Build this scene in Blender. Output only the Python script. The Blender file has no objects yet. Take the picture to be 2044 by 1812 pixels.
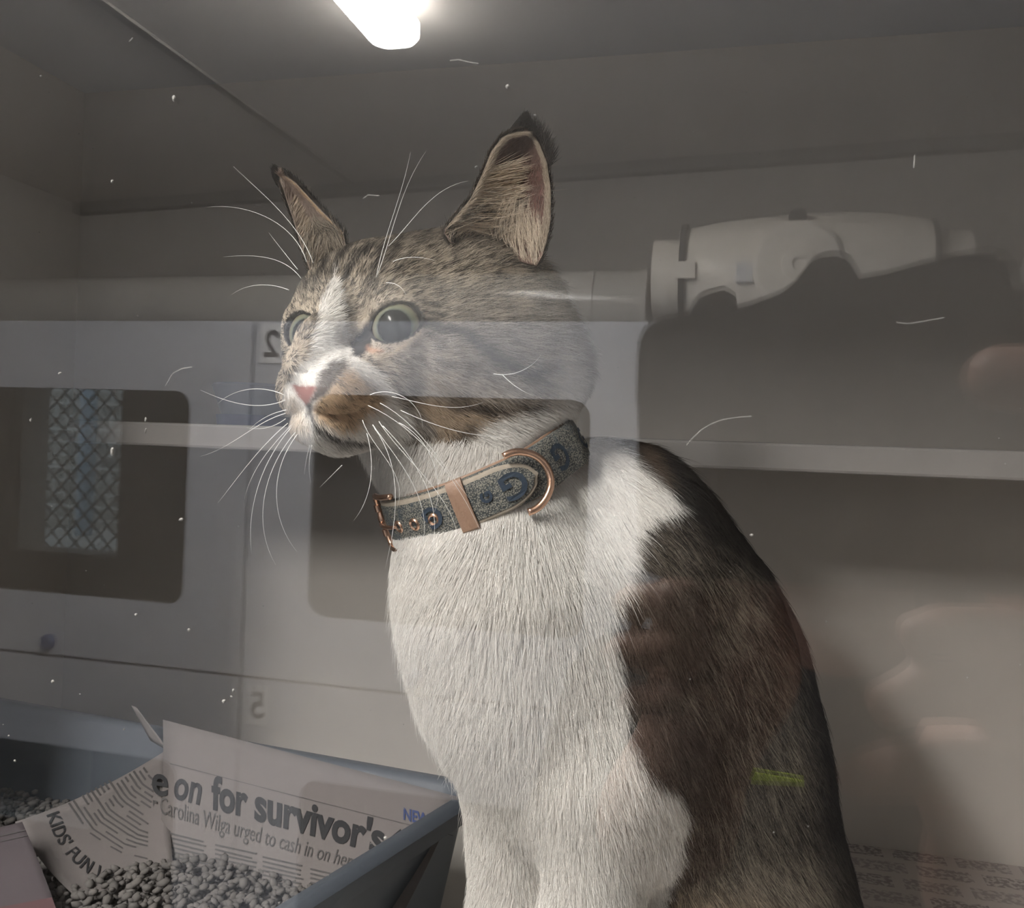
import bpy, bmesh, math, random
import numpy as np
from mathutils import Vector, Matrix
random.seed(7); rng = np.random.default_rng(11)
scene = bpy.context.scene
COL = scene.collection

# ------------------------------------------------------------------ camera, world, lights, exposure
FPX = 1800.0
YAW, ROLL = math.radians(14.2), math.radians(2.2)
C0 = np.array([0.0, -0.13, 1.45])
F = np.array([-math.sin(YAW), math.cos(YAW), 0.0])
R_ = np.array([math.cos(YAW), math.sin(YAW), 0.0]); U_ = np.array([0, 0, 1.0])
R2 = R_*math.cos(ROLL) + U_*math.sin(ROLL)
U2 = -R_*math.sin(ROLL) + U_*math.cos(ROLL)
cam_d = bpy.data.cameras.new('camera'); cam = bpy.data.objects.new('camera', cam_d); COL.objects.link(cam)
cam_d.sensor_width = 36.0; cam_d.lens = 36.0*FPX/2044.0
cam_d.clip_start = 0.002; cam_d.clip_end = 60
cam.matrix_world = Matrix(((R2[0], U2[0], -F[0], C0[0]), (R2[1], U2[1], -F[1], C0[1]), (R2[2], U2[2], -F[2], C0[2]), (0, 0, 0, 1)))
cam_d.dof.use_dof = True; cam_d.dof.focus_distance = 0.355; cam_d.dof.aperture_fstop = 95.0
scene.camera = cam

w = bpy.data.worlds.new('world'); scene.world = w; w.use_nodes = True
w.node_tree.nodes['Background'].inputs['Color'].default_value = (0.72, 0.85, 1.0, 1)
w.node_tree.nodes['Background'].inputs['Strength'].default_value = 1.0

scene.view_settings.view_transform = 'Standard'; scene.view_settings.look = 'None'
scene.view_settings.gamma = 1.0; scene.view_settings.use_curve_mapping = False
scene.view_settings.exposure = 1.40
try:
    cy = scene.cycles
    cy.max_bounces = 10; cy.diffuse_bounces = 6; cy.glossy_bounces = 4; cy.transparent_max_bounces = 14
    cy.caustics_reflective = False; cy.caustics_refractive = False
    cy.sample_clamp_indirect = 6.0
except Exception:
    pass
LED_STRENGTH = 46.0

def ray(x, y): return F + R2*((x-1022)/FPX) - U2*((y-906)/FPX)
def P(x, y, d): return C0 + ray(x, y)*d                       # a point at depth d in front of the lens
def onY(x, y, Y): v = ray(x, y); return C0 + v*((Y-C0[1])/v[1])
def onZ(x, y, Z): v = ray(x, y); return C0 + v*((Z-C0[2])/v[2])
def M(x, y, Y): p = onY(x, y, Y); p[1] = -p[1]; return p       # a thing seen mirrored in the pane: its real place in the aisle
def proj(p):
    q = np.asarray(p) - C0; d = q@F
    return np.stack([1022+FPX*(q@R2)/d, 906-FPX*(q@U2)/d], -1)

# ------------------------------------------------------------------ materials
def lin(c):
    c = np.array(c, float)/255.0
    return tuple(np.where(c <= .04045, c/12.92, ((c+.055)/1.055)**2.4)) + (1.0,)
class NT:
    def __init__(s, m): s.m = m; s.t = m.node_tree; s.n = s.t.nodes; s.b = s.n.get('Principled BSDF')
    def add(s, ty, **kw):
        n = s.n.new(ty)
        for k, v in kw.items():
            if k.startswith('i_'): n.inputs[k[2:].replace('_', ' ')].default_value = v
            else: setattr(n, k, v)
        return n
    def link(s, a, b): s.t.links.new(a, b)
def mat(name, col, rough=.6, metal=0.0, noise=0.0, nscale=60.0, bump=0.0, spec=.5, coat=0.0, bscale=None, detail=4):
    m = bpy.data.materials.new(name); m.use_nodes = True; t = NT(m); b = t.b
    if len(col) == 3: col = tuple(col)+(1,)
    b.inputs['Base Color'].default_value = col; b.inputs['Roughness'].default_value = rough; b.inputs['Metallic'].default_value = metal
    b.inputs['Specular IOR Level'].default_value = spec; b.inputs['Coat Weight'].default_value = coat
    if noise or bump:
        tc = t.add('ShaderNodeTexCoord')
        if noise:
            nz = t.add('ShaderNodeTexNoise', i_Scale=nscale, i_Detail=detail)
            t.link(tc.outputs['Object'], nz.inputs['Vector'])
            mx = t.add('ShaderNodeMix', data_type='RGBA')
            mx.inputs[6].default_value = tuple(x*(1-noise) for x in col[:3])+(1,)
            mx.inputs[7].default_value = tuple(min(1, x*(1+noise)) for x in col[:3])+(1,)
            t.link(nz.outputs[0], mx.inputs[0]); t.link(mx.outputs[2], b.inputs['Base Color'])
        if bump:
            n2 = t.add('ShaderNodeTexNoise', i_Scale=bscale or nscale*3, i_Detail=3.0)
            t.link(tc.outputs['Object'], n2.inputs['Vector'])
            bp = t.add('ShaderNodeBump', i_Strength=bump, i_Distance=.001)
            t.link(n2.outputs[0], bp.inputs['Height']); t.link(bp.outputs[0], b.inputs['Normal'])
    return m
def glass_mat(name, tint=(1, 1, 1), ior=1.5):
    m = bpy.data.materials.new(name); m.use_nodes = True; t = NT(m); t.n.remove(t.b)
    out = t.n['Material Output']
    tr = t.add('ShaderNodeBsdfTransparent'); tr.inputs[0].default_value = tuple(tint)+(1,)
    gl = t.add('ShaderNodeBsdfGlossy'); gl.inputs['Roughness'].default_value = 0.0; gl.inputs[0].default_value = (1, 1, 1, 1)
    fr = t.add('ShaderNodeFresnel'); mx = t.add('ShaderNodeMixShader')
    ge = t.add('ShaderNodeNewGeometry'); mr = t.add('ShaderNodeMapRange'); mr.inputs['To Min'].default_value = ior; mr.inputs['To Max'].default_value = 1/ior    # a thin pane passes straight through: same share mirrored from either face
    t.link(ge.outputs['Backfacing'], mr.inputs['Value']); t.link(mr.outputs[0], fr.inputs['IOR'])
    t.link(fr.outputs[0], mx.inputs[0]); t.link(tr.outputs[0], mx.inputs[1]); t.link(gl.outputs[0], mx.inputs[2]); t.link(mx.outputs[0], out.inputs[0])
    return m
def emit_mat(name, col, st):
    m = bpy.data.materials.new(name); m.use_nodes = True; t = NT(m); b = t.b
    b.inputs['Base Color'].default_value = (.8, .8, .8, 1)
    b.inputs['Emission Color'].default_value = tuple(col)+(1,); b.inputs['Emission Strength'].default_value = st
    return m

# ------------------------------------------------------------------ object helpers
def props(o, label=None, cat=None, group=None, kind=None):
    if label: o['label'] = label
    if cat: o['category'] = cat
    if group: o['group'] = group
    if kind: o['kind'] = kind
    return o
def mesh_obj(name, V, faces, m, parent=None, smooth=False):
    me = bpy.data.meshes.new(name)
    me.from_pydata([tuple(map(float, v)) for v in V], [], [tuple(map(int, f)) for f in faces]); me.update()
    if m is not None:
        for mm in (m if isinstance(m, (list, tuple)) else [m]): me.materials.append(mm)
    if smooth: me.polygons.foreach_set('use_smooth', [True]*len(me.polygons))
    o = bpy.data.objects.new(name, me); COL.objects.link(o)
    if parent is not None:
        o.parent = parent
        mw = Matrix.Translation(parent.location) if parent.parent is None else Matrix.Identity(4)
        o.matrix_parent_inverse = mw.inverted()
    return o
def empty(name, loc, **kw):
    o = bpy.data.objects.new(name, None); COL.objects.link(o); o.location = tuple(map(float, loc)); o.empty_display_size = .05
    return props(o, **kw)
class MB:
    def __init__(s): s.bm = bmesh.new()
    def box(s, a, b, bev=0.0, seg=2, mtx=None):
        a = np.minimum(a, b) if False else np.array(a, float); b = np.array(b, float)
        t = bmesh.new(); bmesh.ops.create_cube(t, size=1.0)
        for v in t.verts: v.co = Vector(((a+b)/2 + np.array(v.co)*np.abs(b-a)))
        if bev: bmesh.ops.bevel(t, geom=t.edges[:], offset=bev, segments=seg, affect='EDGES', profile=.5)
        if mtx is not None: t.transform(mtx)
        return s.merge(t)
    def merge(s, t):
        me = bpy.data.meshes.new('tmp'); t.to_mesh(me); t.free(); s.bm.from_mesh(me); bpy.data.meshes.remove(me); return s
    def add(s, V, Fs):
        vs = [s.bm.verts.new(tuple(map(float, v))) for v in V]
        for f in Fs:
            try: s.bm.faces.new([vs[i] for i in f])
            except ValueError: pass
        return s
    def tube(s, pts, rad, n=10, closed=False, cap=True):
        pts = [np.array(p, float) for p in pts]; N = len(pts)
        rad = [rad]*N if np.isscalar(rad) else rad
        prev = None; rings = []
        for i in range(N):
            a = pts[(i-1) % N] if (closed or i > 0) else pts[i]; b = pts[(i+1) % N] if (closed or i < N-1) else pts[i]
            t = b-a; t /= (np.linalg.norm(t)+1e-12)
            if prev is None:
                h = np.array([0, 0, 1.0]) if abs(t[2]) < .9 else np.array([1.0, 0, 0])
                nrm = np.cross(t, h)
            else: nrm = prev - t*(prev@t)
            nrm /= np.linalg.norm(nrm)+1e-12; prev = nrm; bn = np.cross(t, nrm)
            rings.append([pts[i] + rad[i]*(math.cos(2*math.pi*k/n)*nrm + math.sin(2*math.pi*k/n)*bn) for k in range(n)])
        V = [p for r in rings for p in r]; Fs = []
        for i in range(N if closed else N-1):
            for k in range(n):
                j = (i+1) % N
                Fs.append((i*n+k, i*n+(k+1) % n, j*n+(k+1) % n, j*n+k))
        if cap and not closed: Fs.append(tuple(range(n))[::-1]); Fs.append(tuple((N-1)*n+k for k in range(n)))
        return s.add(V, Fs)
    def lathe(s, prof, c, ax, n=32, up=None):
        """prof: list of (distance along ax, radius)"""
        c = np.array(c, float); ax = np.array(ax, float); ax /= np.linalg.norm(ax)
        h = np.array([0, 0, 1.0]) if abs(ax[2]) < .9 else np.array([1.0, 0, 0])
        e1 = np.cross(ax, h); e1 /= np.linalg.norm(e1); e2 = np.cross(ax, e1)
        V = [c+ax*d+max(r, 1e-5)*(math.cos(2*math.pi*k/n)*e1+math.sin(2*math.pi*k/n)*e2) for d, r in prof for k in range(n)]
        Fs = [(i*n+k, i*n+(k+1) % n, (i+1)*n+(k+1) % n, (i+1)*n+k) for i in range(len(prof)-1) for k in range(n)]
        Fs += [tuple(range(n))[::-1], tuple((len(prof)-1)*n+k for k in range(n))]
        return s.add(V, Fs)
    def build(s, name, m, parent=None, smooth=False, angle=None):
        bmesh.ops.recalc_face_normals(s.bm, faces=s.bm.faces[:])
        me = bpy.data.meshes.new(name); s.bm.to_mesh(me); s.bm.free()
        if smooth:
            me.polygons.foreach_set('use_smooth', [True]*len(me.polygons))
            if angle: me.set_sharp_from_angle(angle=math.radians(angle))
        for mm in (m if isinstance(m, (list, tuple)) else [m]): me.materials.append(mm)
        o = bpy.data.objects.new(name, me); COL.objects.link(o)
        if parent is not None:
            o.parent = parent
            mw = Matrix.Translation(parent.location) if parent.parent is None else Matrix.Identity(4)
            o.matrix_parent_inverse = mw.inverted()
        return o
def structure(name, a, b, m, bev=0, **kw):
    o = MB().box(a, b, bev).build(name, m); o['kind'] = 'structure'
    for k, v in kw.items(): o[k] = v
    return o
def rrect(w_, h_, r, n=6):
    pts = []
    for cx, cy, a0 in ((w_/2-r, h_/2-r, 0), (-w_/2+r, h_/2-r, 90), (-w_/2+r, -h_/2+r, 180), (w_/2-r, -h_/2+r, 270)):
        for k in range(n+1):
            a = math.radians(a0+90*k/n); pts.append((cx+r*math.cos(a), cy+r*math.sin(a)))
    return pts
def text_mesh(s, size=1.0, bold=0.0, shear=0.0, align='LEFT', space=1.0):
    cu = bpy.data.curves.new('txt', 'FONT'); cu.body = s; cu.size = size; cu.offset = bold; cu.shear = shear; cu.align_x = align; cu.space_character = space
    cu.resolution_u = 4
    o = bpy.data.objects.new('txt', cu); COL.objects.link(o)
    dg = bpy.context.evaluated_depsgraph_get()
    me = bpy.data.meshes.new_from_object(o.evaluated_get(dg))
    V = np.array([v.co[:] for v in me.vertices]) if len(me.vertices) else np.zeros((0, 3))
    Fs = [tuple(p.vertices) for p in me.polygons]
    bpy.data.objects.remove(o); bpy.data.curves.remove(cu); bpy.data.meshes.remove(me)
    return V[:, :2], Fs

# ------------------------------------------------------------------ implicit surfaces (smooth blends of round forms), meshed by surface nets
class Field:
    def __init__(s, lo, hi, h):
        s.lo = np.array(lo, float); s.h = h
        s.n = np.ceil((np.array(hi)-s.lo)/h).astype(int)+1
        s.f = np.full(s.n, .08, np.float32)
    def sub(s, c, r):
        a = np.maximum(np.floor((c-r-s.lo)/s.h).astype(int), 0); b = np.minimum(np.ceil((c+r-s.lo)/s.h).astype(int)+1, s.n)
        if np.any(b <= a): return None, None
        g = [s.lo[i]+s.h*np.arange(a[i], b[i]) for i in range(3)]
        X = np.stack(np.meshgrid(*g, indexing='ij'), -1)
        return (slice(a[0], b[0]), slice(a[1], b[1]), slice(a[2], b[2])), X
    def _mix(s, sl, d, k, mode):
        a = s.f[sl]; d = d.astype(np.float32)
        if mode == 'u':
            h = np.maximum(k-np.abs(a-d), 0)/k if k > 0 else 0
            s.f[sl] = np.minimum(a, d)-h*h*k*.25
        else:
            d = -d; h = np.maximum(k-np.abs(a-d), 0)/k if k > 0 else 0
            s.f[sl] = np.maximum(a, d)+h*h*k*.25
    def cap(s, p, r1, q, r2, k=.01, mode='u'):
        p = np.array(p, float); q = np.array(q, float)
        c = (p+q)/2; R = np.abs(q-p)/2+max(r1, r2)+max(k, 3*s.h)+.004
        sl, X = s.sub(c, R)
        if sl is None: return
        d = q-p; L2 = d@d+1e-12
        t = np.clip(((X-p)@d)/L2, 0, 1)
        dist = np.sqrt(((X-p-t[..., None]*d)**2).sum(-1))-(r1+(r2-r1)*t)
        s._mix(sl, dist, k, mode)
    def ball(s, p, r, k=.01, mode='u'): s.cap(p, r, np.array(p)+1e-6, r, k, mode)
    def ell(s, c, r, B, k=.01, mode='u'):
        """B rows: unit axes; r: radii"""
        c = np.array(c, float); r = np.array(r, float); B = np.array(B)
        sl, X = s.sub(c, np.max(r)+max(k, 3*s.h)+.004)
        if sl is None: return
        q = (X-c)@B.T
        k0 = np.sqrt(((q/r)**2).sum(-1)); k1 = np.sqrt(((q/(r*r))**2).sum(-1))+1e-9
        s._mix(sl, k0*(k0-1)/k1, k, mode)
    def mesh(s):
        f = s.f; n = f.shape
        ins = f < 0
        cnt = np.zeros(tuple(k-1 for k in n), np.uint8)
        for i in (0, 1):
            for j in (0, 1):
                for k in (0, 1): cnt += ins[i:n[0]-1+i, j:n[1]-1+j, k:n[2]-1+k]
        act = np.argwhere((cnt > 0) & (cnt < 8)); idx = -np.ones(cnt.shape, np.int64); idx[tuple(act.T)] = np.arange(len(act))
        acc = np.zeros((len(act), 3)); num = np.zeros(len(act))
        cor = [np.array((i, j, k)) for i in (0, 1) for j in (0, 1) for k in (0, 1)]
        for a in range(8):
            for b in range(a+1, 8):
                if np.abs(cor[a]-cor[b]).sum() != 1: continue
                fa = f[tuple((act+cor[a]).T)]; fb = f[tuple((act+cor[b]).T)]
                m = (fa < 0) != (fb < 0); t = np.where(m, fa/np.where(fa == fb, 1, fa-fb), 0)
                acc += np.where(m[:, None], cor[a]+t[:, None]*(cor[b]-cor[a]), 0); num += m
        V = s.lo+s.h*(act+acc/np.maximum(num, 1)[:, None])
        Q = []
        for ax in range(3):
            o1, o2 = [(1, 2), (2, 0), (0, 1)][ax]
            sl0 = [slice(1, n[i]-1) for i in range(3)]; sl1 = list(sl0); sl0[ax] = slice(0, n[ax]-1); sl1[ax] = slice(1, n[ax])
            A = ins[tuple(sl0)]; Bq = ins[tuple(sl1)]
            e = np.argwhere(A != Bq); off = np.array([1, 1, 1]); off[ax] = 0; e = e+off
            u = np.zeros(3, int); u[o1] = 1; v = np.zeros(3, int); v[o2] = 1
            q = np.stack([idx[tuple((e-d).T)] for d in (u+v, v, np.zeros(3, int), u)], 1)
            fl = ins[tuple(e.T)]
            q = np.where(fl[:, None], q, q[:, ::-1]); Q.append(q)
        Q = np.concatenate(Q); Q = Q[(Q >= 0).all(1)]
        return V, Q
def vnormals(V, Q):
    n = np.cross(V[Q[:, 2]]-V[Q[:, 0]], V[Q[:, 3]]-V[Q[:, 1]])
    N = np.zeros_like(V)
    for k in range(4): np.add.at(N, Q[:, k], n)
    return N/(np.linalg.norm(N, axis=1)[:, None]+1e-12)
def relax(V, Q, it=2, lam=.5):
    for _ in range(it):
        S = np.zeros_like(V); c = np.zeros(len(V))
        for k in range(4):
            np.add.at(S, Q[:, k], V[Q[:, (k+1) % 4]]+V[Q[:, k-1]]); np.add.at(c, Q[:, k], 2)
        V = V+lam*(S/np.maximum(c, 1)[:, None]-V)
    return V
def fast_mesh(name, V, Q, m, parent=None):
    me = bpy.data.meshes.new(name)
    me.vertices.add(len(V)); me.vertices.foreach_set('co', V.astype(np.float32).ravel())
    me.loops.add(Q.size); me.loops.foreach_set('vertex_index', Q.astype(np.int32).ravel())
    me.polygons.add(len(Q)); me.polygons.foreach_set('loop_start', np.arange(0, Q.size, 4, dtype=np.int32))
    me.update(calc_edges=True); me.validate()
    me.polygons.foreach_set('use_smooth', [True]*len(me.polygons))
    for mm in (m if isinstance(m, (list, tuple)) else [m]): me.materials.append(mm)
    o = bpy.data.objects.new(name, me); COL.objects.link(o)
    if parent is not None:
        o.parent = parent; o.matrix_parent_inverse = Matrix.Translation(parent.location).inverted()
    return o
def vnoise(p, scale, seed=0):
    p = np.asarray(p)*scale; i = np.floor(p).astype(np.int64); f = p-i; f = f*f*(3-2*f); r = 0
    for dx in (0, 1):
        for dy in (0, 1):
            for dz in (0, 1):
                h = ((i[:, 0]+dx)*374761393+(i[:, 1]+dy)*668265263+(i[:, 2]+dz)*2147483647+seed*974634777) & 0xffffffff
                h = (h ^ (h >> 13))*1274126177 & 0xffffffff; h = (h ^ (h >> 16)) & 0xffff
                wgt = (f[:, 0] if dx else 1-f[:, 0])*(f[:, 1] if dy else 1-f[:, 1])*(f[:, 2] if dz else 1-f[:, 2])
                r = r+wgt*h/65535.0
    return r

#@@ROOM
# ------------------------------------------------------------------ the aisle (seen mirrored in the cage glass)
m_white = mat('painted_wall', (.44, .42, .39), .7, noise=.05, nscale=8, bump=.1)
m_ceil = mat('painted_ceiling', (.72, .68, .635), .8, noise=.04, nscale=6)
m_floor = mat('vinyl_floor', (.28, .29, .29), .5, noise=.2, nscale=40)
m_bank = mat('white_plastic_board', (.50, .52, .57), .45, noise=.04, nscale=14)
m_dark = mat('dark_gap', (.03, .03, .03), .9, noise=.2)
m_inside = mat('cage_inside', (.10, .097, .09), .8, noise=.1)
ZC, YB = 2.15, -1.95
structure('floor', (-1.86, -2.05, -.1), (1.7, .05, 0), m_floor)
zc = lambda x: 2.079+.033*(x+1.76)                              # the ceiling rises a little to the right
o = MB().add([(x, y, zc(x)+dz) for dz in (0, .1) for x, y in ((-1.86, -2.05), (1.7, -2.05), (1.7, .05), (-1.86, .05))], [(0, 1, 2, 3), (4, 7, 6, 5), (0, 4, 5, 1), (1, 5, 6, 2), (2, 6, 7, 3), (3, 7, 4, 0)]).build('ceiling', m_ceil); o['kind'] = 'structure'
o = MB().box((-1.86, -1.33, 0), (-1.76, .05, ZC)).box((-1.86, -2.05, 1.69), (-1.76, -1.33, ZC)).build('wall_left', m_white); o['kind'] = 'structure'
structure('wall_right', (1.6, -2.05, 0), (1.7, .05, ZC), m_white)
# the far aisle wall, with a made-up opening behind one cage for the view mirrored in its pane
mb = MB()
HX0, HX1, HZ0, HZ1 = -2.25, -1.57, 1.135, 1.60
mb.box((-2.45, YB-.1, 0), (HX0, YB, ZC)); mb.box((-2.01, YB-.1, HZ0), (-1.925, YB, HZ1)); mb.box((HX1, YB-.1, 0), (1.6, YB, ZC))
mb.box((HX0, YB-.1, 0), (HX1, YB, HZ0)); mb.box((HX0, YB-.1, HZ1), (HX1, YB, ZC))
o = mb.build('wall_back', m_white); o['kind'] = 'structure'
o = MB().add([(x, y, zc(x)+dz) for x in (-1.76, 1.6) for y, dz in ((YB, 0), (YB+.03, 0), (YB+.03, -.028), (YB, -.028))], [(0, 1, 2, 3), (4, 7, 6, 5), (0, 4, 5, 1), (1, 5, 6, 2), (2, 6, 7, 3), (3, 7, 4, 0)]).build('trim_1', mat('grey_trim', (.13, .13, .12), .7, noise=.05)); o['kind'] = 'structure'
structure('trim_2', (-.962, YB+.0, zc(-.95)-.005), (-.945, -.0, zc(-.95)+.004), mat('seam_strip', (.36, .345, .32), .7, noise=.05))

# long white lamp on the ceiling
LX, LZ = -.585, zc(-.59)
le = onZ(795, 90, LZ-.05); LX = le[0]; LY0, LY1 = -le[1], -.06
lamp = empty('ceiling_lamp', (LX, (LY0+LY1)/2, LZ), label='long glowing white tube lamp on the ceiling, its rounded end showing', cat='lamp')
MB().box((LX-.018, LY0+.05, LZ-.028), (LX+.018, LY1-.02, LZ+.003), .004).build('housing', mat('lamp_housing', (.75, .75, .75), .4, noise=.02), lamp)
pts = rrect(.080, LY1-LY0, .028, 6)
V = []
for z, s_ in ((LZ-.026, 1), (LZ-.046, 1), (LZ-.054, .88)):
    V += [(LX+x*s_, (LY0+LY1)/2+(y if s_ == 1 else y-math.copysign(.005, y)), z) for x, y in pts]
n = len(pts); Fs = [(i*n+k, i*n+(k+1) % n, (i+1)*n+(k+1) % n, (i+1)*n+k) for i in range(2) for k in range(n)]+[tuple(range(2*n, 3*n))]
MB().add(V, Fs).build('diffuser', emit_mat('lit_diffuser', (1, .975, .94), LED_STRENGTH), lamp)

# bank of cages across the aisle
BF = -1.33
ZB0, ZB1, ZMID = .40, 1.672, 1.03
XS = [-1.605, -.86, -.115, .63, 1.375]
bank = empty('cage_bank', (-.1, -1.6, 0), label='white carcass of the cage bank across the aisle holding all numbered doors', cat='cages')
mb = MB()
mb.box((-2.32, -1.90, ZB1-.02), (1.39, BF-.014, ZB1)); mb.box((-2.32, -1.90, ZMID-.01), (1.39, BF-.016, ZMID+.01)); mb.box((-2.32, -1.90, ZB0), (1.39, BF-.016, ZB0+.02))
for x in [-2.31]+XS[1:]: mb.box((x-.009, -1.90, ZB0), (x+.009, BF-.016, ZB1))
mb.build('carcass', m_bank, bank)
mb = MB()
mb.box((XS[1], -1.92, ZMID), (1.38, -1.90, ZB1)); mb.box((-1.62, -1.92, ZB0), (1.38, -1.90, ZMID))
mb.box((-2.32, -1.92, ZMID), (HX0, -1.90, ZB1)); mb.box((-2.01, -1.92, HZ0), (-1.925, -1.90, HZ1)); mb.box((HX0, -1.92, ZMID), (HX1, -1.90, HZ0)); mb.box((HX0, -1.92, HZ1), (HX1, -1.90, ZB1)); mb.box((HX1, -1.92, ZMID), (-.86, -1.90, ZB1)); mb.box((-2.32, BF-.03, ZB0), (-1.62, BF-.016, ZB1))
mb.build('back_panel', m_inside, bank)
MB().box((-1.625, -1.9, 0), (1.39, BF-.05, ZB0)).build('plinth', mat('plinth_grey', (.25, .25, .26), .6, noise=.1), bank)
mb = MB()
for i in range(4):
    for z0, z1 in ((ZB0+.02, ZMID-.01), (ZMID+.01, ZB1-.02)):
        a, b = (XS[i] if i else -2.31)+.0095, XS[i+1]-.0095
        for (p, q) in (((a, -1.90, z0), (a+.002, BF-.02, z1)), ((b-.002, -1.90, z0), (b, BF-.02, z1)), ((a, -1.90, z0), (b, BF-.02, z0+.002)), ((a, -1.90, z1-.002), (b, BF-.02, z1))): mb.box(p, q)
mb.build('lining', m_inside, bank)
m_pane = glass_mat('door_pane_clear', (.93, .93, .92), 1.5)
m_lab = mat('label_paper', (.72, .73, .75), .5, noise=.03)
m_num = mat('label_ink', (.06, .06, .07), .6, noise=.1)
m_lock = mat('blue_lock', (.12, .15, .27), .4, noise=.1)
names = {(0, 1): ('1', 'white cage door with a view of brick and mesh through its window'), (1, 1): ('2', 'white cage door labelled 2 with a dark window'), (2, 1): ('3', 'white upper cage door behind the photographer with the phone'),
         (3, 1): ('4', 'white upper cage door at the right-hand end of the bank'), (0, 0): (None, 'white lower cage door below the round blue lock'), (1, 0): ('5', 'white lower cage door labelled 5'), (2, 0): ('6', 'white lower cage door behind the legs of the photographer'), (3, 0): ('7', 'white lower cage door at the right-hand end of the bank')}
for (i, j), (num, lab) in names.items():
    if lab is None: continue
    x0, x1 = XS[i]+.003, XS[i+1]-.003; z0, z1 = ((ZB0, ZMID-.003), (ZMID+.003, ZB1))[j]
    d = empty('cage_door', ((x0+x1)/2, BF, z0), label=lab, cat='door', group='cage doors across the aisle')
    wx0, wx1 = x0+.122, x1-.122; wz0, wz1 = (z0+.115, z0+.51) if j else (z0+.10, z0+.46)
    # panel with a rounded window hole
    ri = [(wx0+wx1)/2 + 0*0 for _ in range(1)]
    inner = [((wx0+wx1)/2+a, (wz0+wz1)/2+b) for a, b in rrect(wx1-wx0, wz1-wz0, .032, 6)]
    n = len(inner); cx, cz = (wx0+wx1)/2, (wz0+wz1)/2
    outer = []
    hw, hh = (x1-x0)/2, 0
    for k, (a, b) in enumerate(inner):
        q = k//7; ox = x1 if q in (0, 3) else x0; oz = z1 if q in (0, 1) else z0
        f_ = k % 7
        if q == 0: p = (x1, cz+(z1-cz)*min(1, f_/3)) if f_ <= 3 else (cx+(x1-cx)*(6-f_)/3, z1)
        elif q == 1: p = (cx+(x0-cx)*min(1, f_/3), z1) if f_ <= 3 else (x0, cz+(z1-cz)*(6-f_)/3)
        elif q == 2: p = (x0, cz+(z0-cz)*min(1, f_/3)) if f_ <= 3 else (cx+(x0-cx)*(6-f_)/3, z0)
        else: p = (cx+(x1-cx)*min(1, f_/3), z0) if f_ <= 3 else (x1, cz+(z0-cz)*(6-f_)/3)
        outer.append(p)
    V = [(a, BF, b) for a, b in outer]+[(a, BF, b) for a, b in inner]+[(a, BF-.014, b) for a, b in inner]+[(a, BF-.014, b) for a, b in outer]
    Fs = [(o_*n+k, o_*n+(k+1) % n, ((o_+1) % 4)*n+(k+1) % n, ((o_+1) % 4)*n+k) for o_ in range(4) for k in range(n)]
    MB().add(V, Fs).build('door_panel', m_bank, d)
    MB().add([(a, BF-.005, b) for a, b in inner]+[(a, BF-.009, b) for a, b in inner], [tuple(range(n)), tuple(range(n, 2*n))[::-1]]+[(k, (k+1) % n, n+(k+1) % n, n+k) for k in range(n)]).build('window_pane', m_pane, d)
    MB().lathe([(0, .0145), (.010, .0145), (.013, .012), (.013, .004), (.009, .004)], ((x0+x1)/2-.038, BF, z0+.024), (0, 1, 0), 24).build('lock', m_lock, d, True, 40)
    if num not in ('2', '5'): num = None
    if num:
        lx, lz = x0+.034, (1.632 if j else 0.982)
        lb = MB().box((lx-.021, BF, lz-.036), (lx+.021, BF+.0012, lz+.036)).build('number_label', m_lab, d)
        V2, F2 = text_mesh(num, .066, .0012, 0, 'CENTER')
        c2 = (V2.min(0)+V2.max(0))/2
        MB().add([(lx-(p[0]-c2[0]), BF+.0018, lz+(p[1]-c2[1])) for p in V2], F2).build('numeral', m_num, lb)

# outdoors added behind the first cage in place of its pane's reflection: chain link, brick wall, pale post, concrete
m_brick = bpy.data.materials.new('brickwork'); m_brick.use_nodes = True; t = NT(m_brick)
tc = t.add('ShaderNodeTexCoord'); mp = t.add('ShaderNodeMapping'); mp.inputs['Rotation'].default_value = (math.radians(90), 0, 0)
bk = t.add('ShaderNodeTexBrick', i_Scale=1.0)
bk.inputs['Color1'].default_value = (.40, .40, .36, 1); bk.inputs['Color2'].default_value = (.30, .31, .29, 1); bk.inputs['Mortar'].default_value = (.62, .62, .58, 1)
bk.inputs['Brick Width'].default_value = .11; bk.inputs['Row Height'].default_value = .055; bk.inputs['Mortar Size'].default_value = .006
t.link(tc.outputs['Object'], mp.inputs[0]); t.link(mp.outputs[0], bk.inputs['Vector']); t.link(bk.outputs[0], t.b.inputs['Base Color'])
t.b.inputs['Roughness'].default_value = .9
structure('wall_outside', (-3.6, -3.3, -.1), (.4, -3.15, 3.2), m_brick)
structure('ground_outside', (-3.6, -3.2, 1.0), (.4, -2.06, 1.06), mat('concrete', (.62, .62, .58), .9, noise=.15))
props(MB().tube([(-2.535, -2.95, 1.06), (-2.53, -2.95, 2.6)], .032, 14).build('downpipe', mat('pale_blue_paint', (.55, .72, .86), .5, noise=.05), smooth=True), 'pale blue upright pipe against the brick wall outside', 'pipe')
fence = empty('mesh_fence', (-2.1, -2.25, 1.06), label='grey chain link fence outside in front of the brick wall', cat='fence')
mb = MB(); s_ = .058; fx0, fx1, fz0, fz1 = -2.75, -1.45, 1.06, 2.0
k = -int((fz1-fz0)/s_)
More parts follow.
